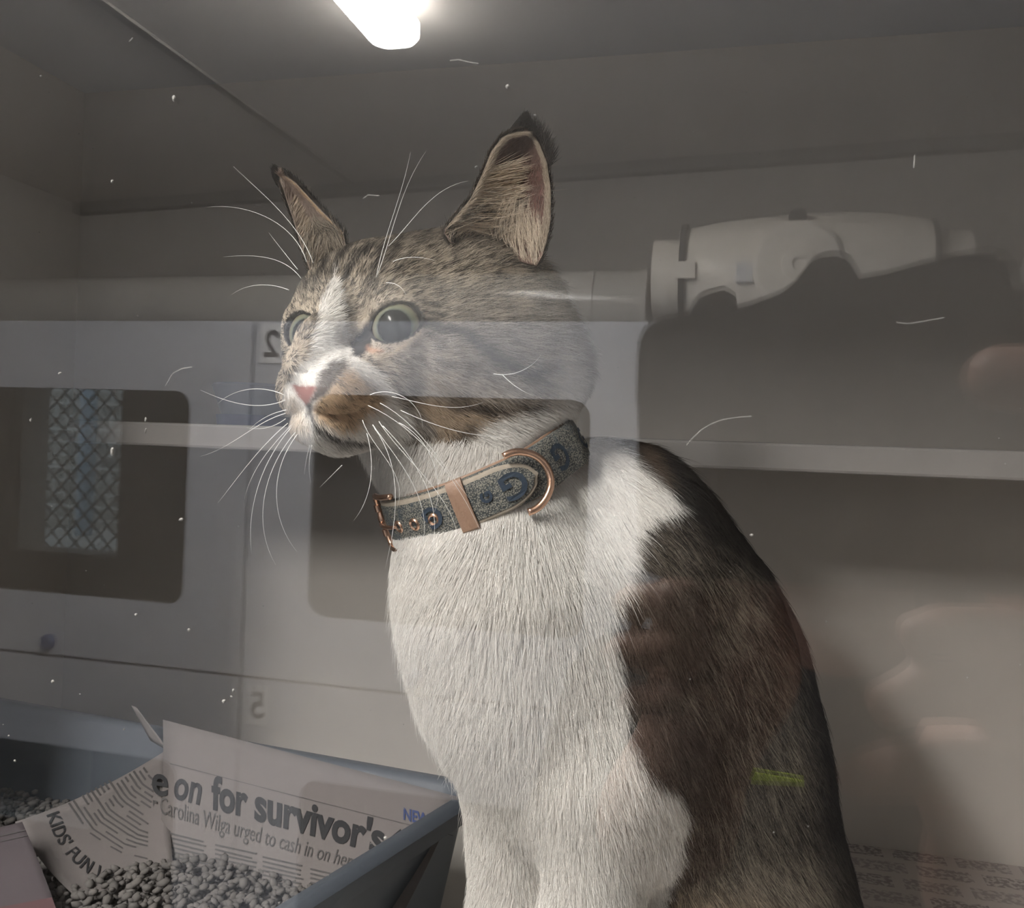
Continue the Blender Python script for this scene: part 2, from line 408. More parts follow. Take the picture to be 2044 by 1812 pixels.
while fx0+k*s_ < fx1:
    for sg in (1, -1):
        a = fx0+k*s_ if sg > 0 else fx0+k*s_+(fz1-fz0)
        p0 = np.array([a, -2.25, fz0]); p1 = np.array([a+sg*(fz1-fz0), -2.25, fz1])
        ts = sorted([np.clip((fx0-a)/(sg*(fz1-fz0)), 0, 1), np.clip((fx1-a)/(sg*(fz1-fz0)), 0, 1)])
        if ts[1]-ts[0] > .02: mb.tube([p0+(p1-p0)*ts[0], p0+(p1-p0)*ts[1]], .0032, 5)
    k += 1
mb.build('wire_mesh', mat('galvanised', (.22, .22, .21), .5, .6, noise=.1), fence)
for x in (-1.42, -2.78): MB().tube([(x, -2.26, 1.06), (x, -2.26, 2.05)], .03, 12).build('post', mat('fence_post', (.16, .15, .14), .6, noise=.1), fence, True)

# duct and extractor fan lying on top of the cages
m_duct = mat('white_duct_plastic', (.43, .42, .395), .16, noise=.03)
m_band = mat('dark_clamp', (.05, .05, .05), .5, noise=.1)
m_fan = mat('fan_housing', (.82, .78, .71), .35, noise=.03, coat=.2)
YD, ZD, RD = -1.60, ZB1+.068, .066
YD, ZD, RD = -1.60, ZB1+.0715, .066
duct = empty('ventilation_duct', (-.9, YD, ZB1), label='round pale grey duct running left from the fan along the cage tops', cat='duct')
MB().tube([(-1.755, YD, ZD), (-.30, YD, ZD), (-.178, YD, ZD)], RD, 32).build('pipe', m_duct, duct, True, 40)
for xa in (-.292, -.192): MB().lathe([(0, RD+.001), (0, RD+.004), (.012, RD+.004), (.012, RD+.001)], (xa, YD, ZD), (1, 0, 0), 32).build('joint_ring', m_duct, duct, True, 30)
duct2 = empty('ventilation_duct', (.9, YD, ZB1), label='round pale grey duct leaving the fan to the right, behind the person', cat='duct')
MB().tube([(.385, YD, ZD), (1.595, YD, ZD)], RD, 32).build('pipe', m_duct, duct2, True, 40)
MB().lathe([(0, RD+.001), (0, RD+.004), (.012, RD+.004), (.012, RD+.001)], (.45, YD, ZD), (1, 0, 0), 32).build('joint_ring', m_duct, duct2, True, 30)
fan = empty('extractor_fan', (.1, YD, ZB1), label='bulky cream inline extractor fan at the end of the duct on the cages', cat='fan')
ZF = ZB1+.133
prof = [(-.30, .074), (-.235, .074), (-.235, .092), (-.20, .098), (-.15, .106), (-.05, .114), (.05, .117), (.13, .114), (.20, .104), (.225, .10), (.225, .084), (.29, .08)]
MB().lathe([(d*.92, r*1.0) for d, r in prof], (.105, YD, ZF-.012), (1, 0, 0), 40).build('housing', m_fan, fan, True, 35)
MB().lathe([(0, .078), (.02, .078), (.026, .07), (.026, .03), (.032, .028), (.034, .012), (.03, .008)], (.085, YD+.094, ZF-.012), (0, 1, 0), 32).build('motor_cap', m_fan, fan, True, 35)
MB().lathe([(0, .016), (.01, .014)], (.082, YD+.082, ZF+.078), (0, .8, .6), 18).build('cable_gland', m_band, fan, True, 35)
for xa in (-.110, .315): MB().lathe([(0, .085), (0, .1015), (.010, .1015), (.010, .085)], (xa-.01, YD, ZF-.012), (1, 0, 0), 36).build('clamp', m_band, fan, True, 30)
for xa in (-.06, .20): MB().box((xa-.02, YD-.06, ZB1+.0005), (xa+.02, YD+.06, ZF-.10)).build('foot', m_fan, fan)
MB().box((-.125, YD+.088, ZF-.03), (-.09, YD+.104, ZF+.0)).build('latch', m_fan, fan)
MB().box((-.02, YD+.092, ZF-.04), (.01, YD+.115, ZF-.005), .002).build('rating_plate', m_lab, fan)

# ------------------------------------------------------------------ the cat's own cage
m_cage = mat('cage_wall_board', (.52, .49, .455), .55, noise=.06, nscale=20, bump=.05)
m_cfl = mat('cage_floor_board', (.55, .53, .50), .6, noise=.08)
CX0, CX1, CY1, CZ0, CZ1 = -.66, .44, .65, 1.145, 1.80
structure('wall_cage_back', (CX0-.02, CY1, CZ0-.02), (CX1+.02, CY1+.02, CZ1+.02), m_cage)
structure('wall_cage_left', (CX0-.02, .005, CZ0-.02), (CX0, CY1, CZ1+.02), m_cage)
structure('wall_cage_right', (CX1, .005, CZ0-.02), (CX1+.02, CY1, CZ1+.02), m_cage)
structure('floor_cage', (CX0, .005, CZ0-.02), (CX1, CY1, CZ0), m_cfl)
structure('ceiling_cage', (CX0, .005, CZ1), (CX1, CY1, CZ1+.02), m_bank)
mb = MB()
PX0, PX1, PZ0, PZ1 = -.48, .34, 1.19, 1.745
mb.box((-1.76, 0, 0), (CX0-.02, .02, ZC)); mb.box((CX1+.02, 0, 0), (1.6, .02, ZC)); mb.box((CX0-.02, 0, 0), (CX1+.02, .02, CZ0-.02)); mb.box((CX0-.02, 0, CZ1+.02), (CX1+.02, .02, ZC))
o = mb.build('wall_front', m_bank); o['kind'] = 'structure'
door = empty('cage_door', ((PX0+PX1)/2, 0, CZ0), label='clear glazed cage door in front of the tabby and white cat, dusty with specks', cat='door')
mb = MB()
mb.box((CX0-.015, -.008, CZ0-.015), (PX0, .012, CZ1+.015)); mb.box((PX1, -.008, CZ0-.015), (CX1+.015, .012, CZ1+.015)); mb.box((PX0, -.008, CZ0-.015), (PX1, .012, PZ0)); mb.box((PX0, -.008, PZ1), (PX1, .012, CZ1+.015))
mb.build('door_frame', m_bank, door)
m_glass = glass_mat('clear_pane', (.985, .985, .98), 1.52)
MB().box((PX0-.004, 0, PZ0-.004), (PX1+.004, .004, PZ1+.004)).build('glass_pane', m_glass, door)
m_dust_glint = mat('dust_glint', (.24, .235, .22), .9, noise=.1)
mb = MB()
def speck(px, py, rx, ry, rot=0):
    c = onY(px, py, -.0006); k = .131/FPX; n = 9
    pts = [(rx*(.75+.5*random.random())*math.cos(2*math.pi*i/n), ry*(.75+.5*random.random())*math.sin(2*math.pi*i/n)) for i in range(n)]
    cr, sr = math.cos(rot), math.sin(rot)
    pts = [((x*cr-y*sr)*k, (x*sr+y*cr)*k) for x, y in pts]
    mb.add([c+np.array([x, 0, y]) for x, y in pts]+[c+np.array([x*.5, -.0002, y*.5]) for x, y in pts], [tuple(range(n, 2*n))]+[(i, (i+1) % n, n+(i+1) % n, n+i) for i in range(n)])
for a in ((224, 900, 5, 11), (291, 838, 2.5, 7), (291, 860, 1.5, 7), (347, 196, 4, 7), (1013, 172, 4, 5), (224, 362, 4, 4), (447, 1400, 5, 5), (466, 1378, 3, 5), (462, 1390, 3, 2), (119, 745, 5, 2.5), (272, 1227, 4, 3), (377, 1257, 3, 4),
          (361, 1037, 6, 3), (82, 152, 3, 2), (1068, 230, 3, 2), (950, 333, 3, 2), (1500, 1068, 3, 2), (62, 838, 3, 5), (18, 1468, 2, 2), (30, 1518, 3, 3), (770, 1672, 4, 3), (248, 1455, 2, 2), (160, 1385, 2, 1), (275, 630, 2, 1.5), (105, 1360, 4, 4)):
    speck(*a, random.random()*.6-.3)
for _ in range(60): speck(random.random()*2044, random.random()*1812, .5+random.random()*.7, .5+random.random()*.7)
def fibre_glint(pts, r):
    mb.tube([onY(x, y, -.0008) for x, y in pts], r*.131/FPX, 5)
fibre_glint([(898, 121), (915, 119), (935, 124), (955, 127)], .8); fibre_glint([(725, 396), (735, 389), (757, 391)], .8); fibre_glint([(1826, 310), (1824, 335)], .9)
fibre_glint([(330, 770), (345, 745), (365, 735), (382, 733)], .8); fibre_glint([(1790, 644), (1815, 646), (1850, 640), (1885, 634)], .55); fibre_glint([(265, 75), (258, 83)], .8)
fibre_glint([(1370, 888), (1385, 872), (1400, 858), (1420, 846), (1440, 838), (1470, 833), (1500, 831)], .6)  # added arc stands in for a curved highlight on the phone's back
o = mb.build('dust_and_glint', m_dust_glint, door); o['kind'] = 'stuff'
# shelf at eye level
shelf = MB().box((-.505, .46, 1.4455), (CX1, CY1, 1.4635), .002).build('shelf', mat('shelf_board', (.36, .34, .325), .5, noise=.05))
props(shelf, 'narrow grey shelf across the back of the cage behind the cat', 'shelf')
# blue-grey feeding bowl at the left end of the shelf
bp = onY(492, 845, .54)
bowl = empty('food_bowl', (bp[0], .55, 1.4635), label='small blue grey bowl on the left end of the shelf', cat='bowl')
MB().lathe([(0, .026), (.008, .028), (.009, .025), (.034, .034), (.036, .032), (.034, .031), (.012, .022)], (bp[0], .55, 1.4635), (0, 0, 1), 32).build('basin', mat('bowl_plastic', (.16, .17, .21), .45, noise=.05), bowl, True, 40)
MB().lathe([(0, .0285), (.010, .030)], (bp[0], .55, 1.4636), (0, 0, 1), 32).build('base_band', mat('bowl_band', (.05, .06, .12), .5, noise=.1), bowl, True, 40)

#@@TRAY
# ------------------------------------------------------------------ litter tray with newspaper
m_tray = mat('grey_blue_plastic', (.085, .098, .118), .42, noise=.05, nscale=30)
TB = np.array([-.139, .397]); tu = np.array([-.994, .11]); tv = np.array([-.235, -.972])
tw_, th_ = .44, .30; tz0, tz1 = CZ0+.001, 1.25
tc_ = TB+tu*tw_/2+tv*th_/2
tray = empty('litter_tray', (tc_[0], tc_[1], CZ0), label='grey blue plastic litter tray lined with newspaper beside the cat', cat='litter tray')
def loop(inset, z, r):
    return [np.array([*(tc_+tu*x+tv*y), z]) for x, y in rrect(tw_-2*inset, th_-2*inset, max(r-inset, .004), 6)]
def loft(loops, cap0=True, cap1=True):
    n = len(loops[0]); V = [p for l in loops for p in l]
    Fs = [(i*n+k, i*n+(k+1) % n, (i+1)*n+(k+1) % n, (i+1)*n+k) for i in range(len(loops)-1) for k in range(n)]
    if cap0: Fs.append(tuple(range(n))[::-1])
    if cap1: Fs.append(tuple((len(loops)-1)*n+k for k in range(n)))
    return V, Fs
V, Fs = loft([loop(.026, tz0, .02), loop(.022, tz0+.004, .024), loop(.006, tz1-.012, .026), loop(-.002, tz1-.012, .026), loop(-.003, tz1-.003, .026), loop(0, tz1, .026), loop(.007, tz1, .026), loop(.010, tz1-.003, .026), loop(.026, tz0+.006, .024)])
MB().add(V, Fs).build('tray_body', m_tray, tray, True, 50)
m_news = mat('newsprint', (.175, .157, .153), .85, noise=.04, nscale=30)
m_ink = mat('black_ink', (.022, .022, .025), .8, noise=.1); m_fine = mat('grey_print', (.085, .08, .08), .85, noise=.2, nscale=200); m_blue = mat('blue_ink', (.04, .06, .16), .8, noise=.1); m_pink = mat('pink_print', (.09, .045, .05), .85, noise=.1)
class Sheet:
    """a paper sheet through four corner points (top left, top right, bottom right, bottom left), bulged along its normal"""
    def __init__(s, TL, TR, BR, BL, bulge=0.0, side=0.0): s.c = [np.array(p) for p in (TL, TR, BR, BL)]; s.b = bulge; s.s = side; n = np.cross(s.c[1]-s.c[0], s.c[3]-s.c[0]); s.n = n/np.linalg.norm(n); s.n *= np.sign(-s.n[1]) or 1
    def at(s, u, v, off=0.0):
        a, b, c, d = s.c
        p = a*(1-u)*(1-v)+b*u*(1-v)+c*u*v+d*(1-u)*v
        return p - s.n*(s.b*4*v*(1-v)*.5 + s.s*4*u*(1-u)*.5) + s.n*off
    def build(s, name, m, parent, nu=14, nv=12, thick=.0003):
        V = [s.at(i/nu, j/nv, o) for o in (0, -thick) for j in range(nv+1) for i in range(nu+1)]
        N = (nu+1)*(nv+1); q = lambda i, j, o: o*N+j*(nu+1)+i
        Fs = [(q(i, j, 0), q(i+1, j, 0), q(i+1, j+1, 0), q(i, j+1, 0)) for j in range(nv) for i in range(nu)]
        Fs += [(q(i, j, 1), q(i, j+1, 1), q(i+1, j+1, 1), q(i+1, j, 1)) for j in range(nv) for i in range(nu)]
        for i in range(nu): Fs += [(q(i, 0, 0), q(i, 0, 1), q(i+1, 0, 1), q(i+1, 0, 0)), (q(i, nv, 0), q(i+1, nv, 0), q(i+1, nv, 1), q(i, nv, 1))]
        for j in range(nv): Fs += [(q(0, j, 0), q(0, j+1, 0), q(0, j+1, 1), q(0, j, 1)), (q(nu, j, 0), q(nu, j, 1), q(nu, j+1, 1), q(nu, j+1, 0))]
        return MB().add(V, Fs).build(name, m, parent, True)
    def words(s, name, txt, u, v, hu, hv, m, parent, bold=0, shear=0, space=1.0, du=(1, 0), off=.0006):
        """txt starting at (u, v); one em is hu wide and hv tall on the sheet; du turns the line"""
        V2, F2 = text_mesh(txt, 1.0, bold, shear, 'LEFT', space)
        P_ = [s.at(u+x*hu*du[0]-y*hv*du[1]*-1*0 + 0 if du == (1, 0) else u+x*hu*du[0]+y*hv*du[1]*(-1), (v-y*hv) if du == (1, 0) else v+x*hu*du[1]+y*hv*du[0]*(-1), off) for x, y in V2]
        return MB().add(P_, F2).build(name, m, parent)
    def dashes(s, name, rows, m, parent, off=.0005):
        mb = MB()
        for (u0, v0, u1, v1, th) in rows:
            k = max(2, int(abs(u1-u0)*40)+max(1, int(abs(v1-v0)*30)))
            d = np.array([u1-u0, v1-v0]); nn = np.array([-d[1], d[0]])/(np.linalg.norm(d)+1e-9)*th/2
            top = [s.at(*(np.array([u0, v0])+d*i/k+nn), off) for i in range(k+1)]; bot = [s.at(*(np.array([u0, v0])+d*i/k-nn), off) for i in range(k+1)]
            mb.add(top+bot, [(i, i+1, k+2+i, k+1+i) for i in range(k)])
        return mb.build(name, m, parent)
ZL = 1.203
nback = empty('newspaper', onY(600, 1640, .36), label='newspaper page with a large black headline standing in the tray', cat='newspaper')
# page leaning on the back wall of the tray
sb = Sheet(onY(325, 1436, .385), onY(915, 1590, .368), onY(800, 1830, .315), onY(312, 1760, .335), .006)
sb.build('page', m_news, nback)
def sbuv(px, py):   # where a spot of the page lies, by solving on the page itself
    best = np.array([.5, .5])
    for _ in range(12):
        p0 = proj(sb.at(*best)[None])[0]; e = 1e-3
        J = np.stack([(proj(sb.at(best[0]+e, best[1])[None])[0]-p0)/e, (proj(sb.at(best[0], best[1]+e)[None])[0]-p0)/e], 1)
        best = best+np.linalg.solve(J, np.array([px, py])-p0)
    return best
def line_on(name, txt, A, B, hpx, m, bold=0, shear=0, space=1.0):
    """one line of type whose baseline runs from A to B"""
    V2, F2 = text_mesh(txt, 1.0, bold, shear, 'LEFT', space)
    a = sbuv(*A); b = sbuv(*B); up = sbuv(A[0], A[1]-hpx)
    W = V2[:, 0].max(); du = (b-a)/W; dv = (up-a)
    P_ = [sb.at(*(a+du*x+dv*y), .0006) for x, y in V2]
    return MB().add(P_, F2).build(name, m, nback)
line_on('headline', 'e', (302, 1583), (336, 1590), 88, m_ink, .015)
line_on('headline', 'on', (345, 1592), (402, 1606), 88, m_ink, .02, .2)
line_on('headline', 'for', (424, 1613), (494, 1629), 92, m_ink, .035)
line_on('headline', "survivor's", (508, 1634), (762, 1702), 94, m_ink, .035)
line_on('headline', 't', (783, 1708), (812, 1716), 94, m_ink, .035)
line_on('subheading', 'ker Carolina Wilga urged to cash in on her rescue', (283, 1612), (775, 1752), 50, m_fine)
line_on('section_title', 'NEWS', (805, 1635), (866, 1650), 33, m_blue, .03)
a, b = sbuv(340, 1524), sbuv(905, 1668); rows = [(a[0], a[1], b[0], b[1], .004)]
sb.dashes('rule', rows, m_fine, nback)
rows = []
for c_ in range(4):
    for r_ in range(10):
        a = sbuv(335+c_*95, 1662+c_*24+r_*9); b = sbuv(335+c_*95+70+random.random()*14, 1662+c_*24+18+r_*9); rows.append((a[0], a[1], b[0], b[1], .011))
sb.dashes('small_print', rows, m_fine, nback)
# corner flap of the same page standing up
sf = Sheet(onY(262, 1408, .40), onY(272, 1412, .398), onY(338, 1500, .388), onY(300, 1478, .395)); sf.build('corner_flap', m_news, nback, 4, 6)
# page curling along the left of the tray
nleft = empty('newspaper', onY(200, 1640, .34), label="curled newspaper page reading KIDS' FUN at the left of the tray", cat='newspaper')
sb2 = sb
sb = Sheet(onY(30, 1640, .300), onY(336, 1494, .385), onY(345, 1720, .335), onY(165, 1800, .285), .012, .012)
sb.build('page', m_news, nleft)
nback_, nback = nback, nleft
V2, F2 = text_mesh("KIDS' FUN W", 1.0, .012)
arc = [(92, 1626), (108, 1670), (132, 1708), (165, 1738), (215, 1768)]; arc = np.array(arc, float)
sl_ = np.r_[0, np.cumsum(np.linalg.norm(np.diff(arc, axis=0), axis=1))]; W = V2[:, 0].max(); hs = sl_[-1]/W*1.15
def arcpt(s_): return np.array([np.interp(s_, sl_, arc[:, 0]), np.interp(s_, sl_, arc[:, 1])])
Pn = []
for x, y in V2:
    s_ = x/W*sl_[-1]; p = arcpt(s_); d = arcpt(min(s_+4, sl_[-1]))-arcpt(max(s_-4, 0)); d /= np.linalg.norm(d)+1e-9
    q = p+np.array([d[1], -d[0]])*y*hs; Pn.append(sb.at(*sbuv(*q), .0006))
MB().add(Pn, F2).build('section_title', m_ink, nleft)
rows = []
def curl(off, s0, s1):      # a line of print following the curl of the page
    prev = None
    for i in range(9):
        tt = s0+(s1-s0)*i/8; p = np.array([np.interp(tt, [0, .35, .7, 1], [135, 175, 235, 300]), np.interp(tt, [0, .35, .7, 1], [1600, 1660, 1700, 1716])])+np.array([.86, -.5])*off*1.0+np.array([0, -1])*off*.25
        u = sbuv(*p)
        if prev is not None and random.random() < .8 and 0 < u[0] < .97 and .04 < u[1] < 1: rows.append((prev[0], prev[1], u[0], u[1], .012))
        prev = u
for k in range(17): curl(k*9, .02+.01*k, .97-.035*k)
sb.dashes('small_print', rows, m_fine, nleft)
pts = [(150, 1590), (150, 1590)]
sb, nback = sb2, nback_
nbot = empty('newspaper', onY(20, 1720, .28), label='pink printed newspaper page at the near left edge of the tray', cat='newspaper')
s3 = Sheet(onY(-160, 1690, .27), onY(44, 1640, .288), onY(112, 1812, .262), onY(-160, 1860, .24), .004); s3.build('page', mat('newsprint_lilac', (.07, .057, .064), .85, noise=.06, nscale=30), nbot)
s3.dashes('pink_picture', [(.0, .97, 1.0, .96, .16)], m_pink, nbot); s3.dashes('rule', [(.0, .10, 1.0, .10, .008), (.0, .16, 1.0, .16, .006)], m_fine, nbot)
# pellets of litter
mb = MB(); ico = bmesh.new(); bmesh.ops.create_icosphere(ico, subdivisions=1, radius=1.0); IV = np.array([v.co[:] for v in ico.verts]); IF = [tuple(v.index for v in f.verts) for f in ico.faces]; ico.free()
VV, FF = [], []
nl = 0
for _ in range(9000):
    x, y = random.uniform(-tw_/2+.035, tw_/2-.03), random.uniform(-th_/2+.03, th_/2-.04)
    p = tc_+tu*x+tv*y
    hump = .010*math.exp(-((p[0]+.26)**2+(p[1]-.30)**2)/.006)
    z = ZL-.014+random.random()*.012+hump
    s_ = .0016+random.random()*.0014; S = np.array([s_*1.35, s_, s_*.8])
    th = random.random()*6.28; ct, st = math.cos(th), math.sin(th)
    q = IV*(1+.25*(rng.random(IV.shape)-.5))*S; q = np.stack([q[:, 0]*ct-q[:, 1]*st, q[:, 0]*st+q[:, 1]*ct, q[:, 2]+q[:, 0]*(random.random()-.5)], 1)
    VV.append(q+np.array([p[0], p[1], z])); FF += [tuple(i+nl for i in f) for f in IF]; nl += len(IV)
lit = mesh_obj('cat_litter', np.concatenate(VV), FF, mat('pellet', (.13, .12, .115), .9, noise=.45, nscale=90), None, True)
props(lit, 'loose grey litter pellets filling the newspaper lined tray', 'cat litter', kind='stuff')
MB().add([np.array([*(tc_+tu*x+tv*y), ZL-.016]) for x, y in rrect(tw_-.08, th_-.08, .03, 4)], [tuple(range(20))]).build('bed', mat('litter_dust', (.16, .15, .15), .9, noise=.3, nscale=120), lit)

# newspaper flat on the cage floor at the right
m_np2 = bpy.data.materials.new('printed_newsprint'); m_np2.use_nodes = True; t = NT(m_np2)
tc = t.add('ShaderNodeTexCoord'); mp = t.add('ShaderNodeMapping'); mp.inputs['Scale'].default_value = (1, 1, 1)
bk = t.add('ShaderNodeTexBrick', i_Scale=1.0); bk.offset = .3
bk.inputs['Brick Width'].default_value = .046; bk.inputs['Row Height'].default_value = .026; bk.inputs['Mortar Size'].default_value = .004
bk.inputs['Color1'].default_value = (1, 1, 1, 1); bk.inputs['Color2'].default_value = (.35, .35, .35, 1); bk.inputs['Mortar'].default_value = (0, 0, 0, 1)
wv = t.add('ShaderNodeTexWave', i_Scale=110.0, i_Distortion=1.5); wv.bands_direction = 'Y'
nz = t.add('ShaderNodeTexNoise', i_Scale=260.0); rp = t.add('ShaderNodeValToRGB'); rp.color_ramp.elements[0].position = .42; rp.color_ramp.elements[1].position = .55
m1 = t.add('ShaderNodeMath', operation='MULTIPLY'); m2 = t.add('ShaderNodeMath', operation='MULTIPLY'); mx = t.add('ShaderNodeMix', data_type='RGBA')
mx.inputs[6].default_value = (.48, .44, .42, 1); mx.inputs[7].default_value = (.24, .22, .215, 1)
t.link(tc.outputs['Object'], mp.inputs[0])
for nd in (bk, wv, nz): t.link(mp.outputs[0], nd.inputs['Vector'])
t.link(nz.outputs[0], rp.inputs[0]); t.link(bk.outputs[0], m1.inputs[0]); t.link(rp.outputs[0], m1.inputs[1]); t.link(m1.outputs[0], m2.inputs[0]); t.link(wv.outputs[1], m2.inputs[1])
t.link(m1.outputs[0], mx.inputs[0]); t.link(mx.outputs[2], t.b.inputs['Base Color']); t.b.inputs['Roughness'].default_value = .85
fp = MB().box((-.06, .34, CZ0), (.42, CY1-.004, CZ0+.0012)).build('newspaper', m_np2)
props(fp, 'newspaper spread flat on the cage floor behind the cat', 'newspaper')

#@@CAT
# ------------------------------------------------------------------ the cat
cm = .01
PSI, PHI = math.radians(29), math.radians(2)
hl0 = R2*math.cos(PSI)-F*math.sin(PSI); hf = -R2*math.sin(PSI)-F*math.cos(PSI)
hl = hl0*math.cos(PHI)+U2*math.sin(PHI); hu = -hl0*math.sin(PHI)+U2*math.cos(PHI)
HB = np.stack([hl, hf, hu]); HO = P(703, 655, .362)
def H(x, y, z): return HO+(np.array([x, y, z], float)*cm)@HB       # head frame, centimetres: x to the cat's left, y ahead, z up
def toH(p): return ((np.asarray(p)-HO)@HB.T)/cm
cat = empty('cat', P(1150, 2340, .40)*np.array([1, 1, 0])+np.array([0, 0, CZ0]), label='tabby and white cat wearing a patterned collar, sitting upright and looking left', cat='cat')
m_coat = bpy.data.materials.new('coat'); m_coat.use_nodes = True; t = NT(m_coat)
at = t.add('ShaderNodeAttribute', attribute_name='coat'); t.link(at.outputs['Color'], t.b.inputs['Base Color']); t.b.inputs['Roughness'].default_value = .75; t.b.inputs['Specular IOR Level'].default_value = .25
m_fur = bpy.data.materials.new('fur'); m_fur.use_nodes = True; t = NT(m_fur)
at = t.add('ShaderNodeAttribute', attribute_name='fur_color'); hi = t.add('ShaderNodeHairInfo')
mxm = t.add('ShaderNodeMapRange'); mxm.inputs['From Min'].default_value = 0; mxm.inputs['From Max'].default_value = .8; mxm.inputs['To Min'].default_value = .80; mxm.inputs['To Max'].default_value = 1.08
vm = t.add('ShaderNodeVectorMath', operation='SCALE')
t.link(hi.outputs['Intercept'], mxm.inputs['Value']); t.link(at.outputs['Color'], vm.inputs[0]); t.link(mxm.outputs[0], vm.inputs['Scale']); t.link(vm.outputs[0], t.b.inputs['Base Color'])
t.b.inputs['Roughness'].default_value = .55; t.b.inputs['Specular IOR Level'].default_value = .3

# --- head
S_ = lambda px, d: px*d/FPX
fd = Field(HO-np.array([.115, .115, .108]), HO+np.array([.115, .115, .085]), .00105)
E = HB
def hell(c, r, k, B=None, mode='u'): fd.ell(H(*c), np.array(r)*cm, HB if B is None else B, k*cm, mode)
def hcap(p, r1, q, r2, k, mode='u'): fd.cap(H(*p), r1*cm, H(*q), r2*cm, k*cm, mode)
hell((0, -3.2, .55), (3.9, 4.0, 3.5), .3)                       # skull
hell((0, -1.1, 1.35), (2.7, 1.7, 1.75), 1.2)                    # forehead
for sx in (-1, 1):
    hcap((sx*(2.75 if sx > 0 else 2.15), -2.0, -1.4), 2.15 if sx > 0 else 2.0, (sx*2.5, -2.6, -2.3), 2.0, 1.0)      # cheek
    hcap((sx*1.9, -.35, 1.15), .85, (sx*3.0, -1.6, .7), .9, .9)           # brow
    hcap((sx*1.55, -.1, -1.4), .75, (sx*(2.6 if sx > 0 else 2.25), -1.1, -1.2), .85, .8)         # under the eye
hcap((.05, -.35, 1.0), .85, (0, 2.0, -.75), .74, .7)              # bridge of the nose
hell((.06, .95, .05), (.74, .95, 1.5), .5)
hcap((0, 2.0, -.7), .80, (0, 3.05, -1.85), .68, .4)
for sx in (-1, 1):
    hell((.88 if sx > 0 else -.5, 2.25 if sx > 0 else 2.15, -2.72), (1.12, 1.28, 1.0) if sx > 0 else (1.0, 1.2, 1.0), .45)         # whisker pad
    hcap((sx*1.0, 1.7, -2.2), .95, (1.9, .2, -2.0) if sx > 0 else (-1.45, .2, -2.0), 1.2 if sx > 0 else 1.0, .8)
hell((0, 1.65, -3.95), (1.35, 1.4, .82), .35)                   # chin
for sx in (-1, 1): hcap((0, .9, -3.85), 1.0, (sx*2.0, -1.8, -3.2), 1.5, .7)
hcap((3.4, -3.2, 1.2), 1.5, (3.6, -3.4, -.6), 1.9, 1.2); hcap((-3.1, -3.4, 1.2), 1.4, (-3.2, -3.4, -.6), 1.8, 1.2)    # below the ears
fd.cap(P(935, 660, .402), S_(178, .402), P(958, 760, .400), S_(192, .4), .02); fd.cap(P(958, 760, .400), S_(186, .4), P(962, 985, .391), S_(170, .391), .012)    # nape and neck
fd.cap(H(-2.72, -.25, .45), .0080, H(-2.66, -.2, -.9), .0084, .005)      # cheekbone beyond the far eye
# mouth line and the cleft below the nose
for sx in (-1, 1):
    prev = None
    for q in ((0, 3.42, -3.12), (sx*.5, 3.12, -3.52), (sx*1.1, 2.6, -3.62), (sx*1.7, 1.7, -3.42), (sx*2.1, .9, -3.2)):
        if prev is not None: hcap(prev, .085, q, .085, .18, 's')
        prev = q
hcap((0, 3.62, -2.75), .05, (0, 3.46, -3.15), .06, .12, 's')
# eye sockets
EYE = {}; EW, EH_ = .0098, .0071
for sx, gpx in ((1, (797, 648)), (-1, (606, 660))):
    ex = 2.24 if sx > 0 else 1.86; c = H(sx*ex, -.12 if sx > 0 else -.02, -.20 if sx > 0 else -.10); EYE[sx] = c
    ax = H((.46 if sx > 0 else .08), .9, .05)-H(0, 0, 0); ax /= np.linalg.norm(ax)
    up = hu-ax*(hu@ax); up /= np.linalg.norm(up); rt = np.cross(ax, up)*1.0
    tl = math.radians(19)*sx*np.sign(rt@hl)*1.0                  # outer corner a little higher
    rt2 = rt*math.cos(tl)+up*math.sin(tl); up2 = -rt*math.sin(tl)+up*math.cos(tl)
    fd.ball(c, .01225, .008)                                    # lids hug the eyeball
    fd.ell(c+ax*.0125, (EW*1.02, EH_*1.02, .024), np.stack([rt2, up2, ax]), .0006, 's')
    inner = H(sx*.98, .75, -.62); fd.cap(c+ax*.0105+(inner-c)*.45, .0024, inner, .0012, .002, 's')      # tear corner
    EYE[sx] = (c, ax, rt2, up2)
# nostrils
for sx in (-1, 1): hcap((sx*.36, 3.62, -2.02), .12, (sx*.55, 3.35, -2.1), .08, .1, 's')
hV, hQ = fd.mesh(); hV = relax(hV, hQ, 2, .4); del fd

# --- trunk, legs, tail
fd = Field((-.30, .03, CZ0-.004), (.20, .52, 1.53), .0026)
def bcap(a, ra, b, rb, k=.025): fd.cap(P(*a), S_(ra, a[2]), P(*b), S_(rb, b[2]), k)
fd.cap(H(0, -4.2, -1.5), .034, P(962, 985, .389), .0365, .012)   # neck
bcap((965, 1010, .388), 164, (1018, 1180, .387), 200, .012)
bcap((1018, 1180, .387), 200, (1050, 1350, .392), 190)
bcap((1050, 1350, .392), 188, (1100, 1520, .395), 165)
bcap((1080, 1010, .408), 140, (1180, 1080, .425), 205, .015)           # nape to withers
bcap((1200, 1150, .43), 238, (1245, 1240, .437), 262)
bcap((1245, 1240, .437), 255, (1330, 1370, .445), 248)
bcap((1330, 1370, .445), 248, (1365, 1560, .448), 254)
bcap((1365, 1560, .448), 256, (1390, 1830, .45), 270)
bcap((1400, 1830, .45), 285, (1410, 2120, .45), 255)
bcap((1215, 1240, .388), 150, (1225, 1480, .382), 138)          # near shoulder, upper arm
bcap((1225, 1480, .382), 135, (1262, 1640, .384), 98, .02)
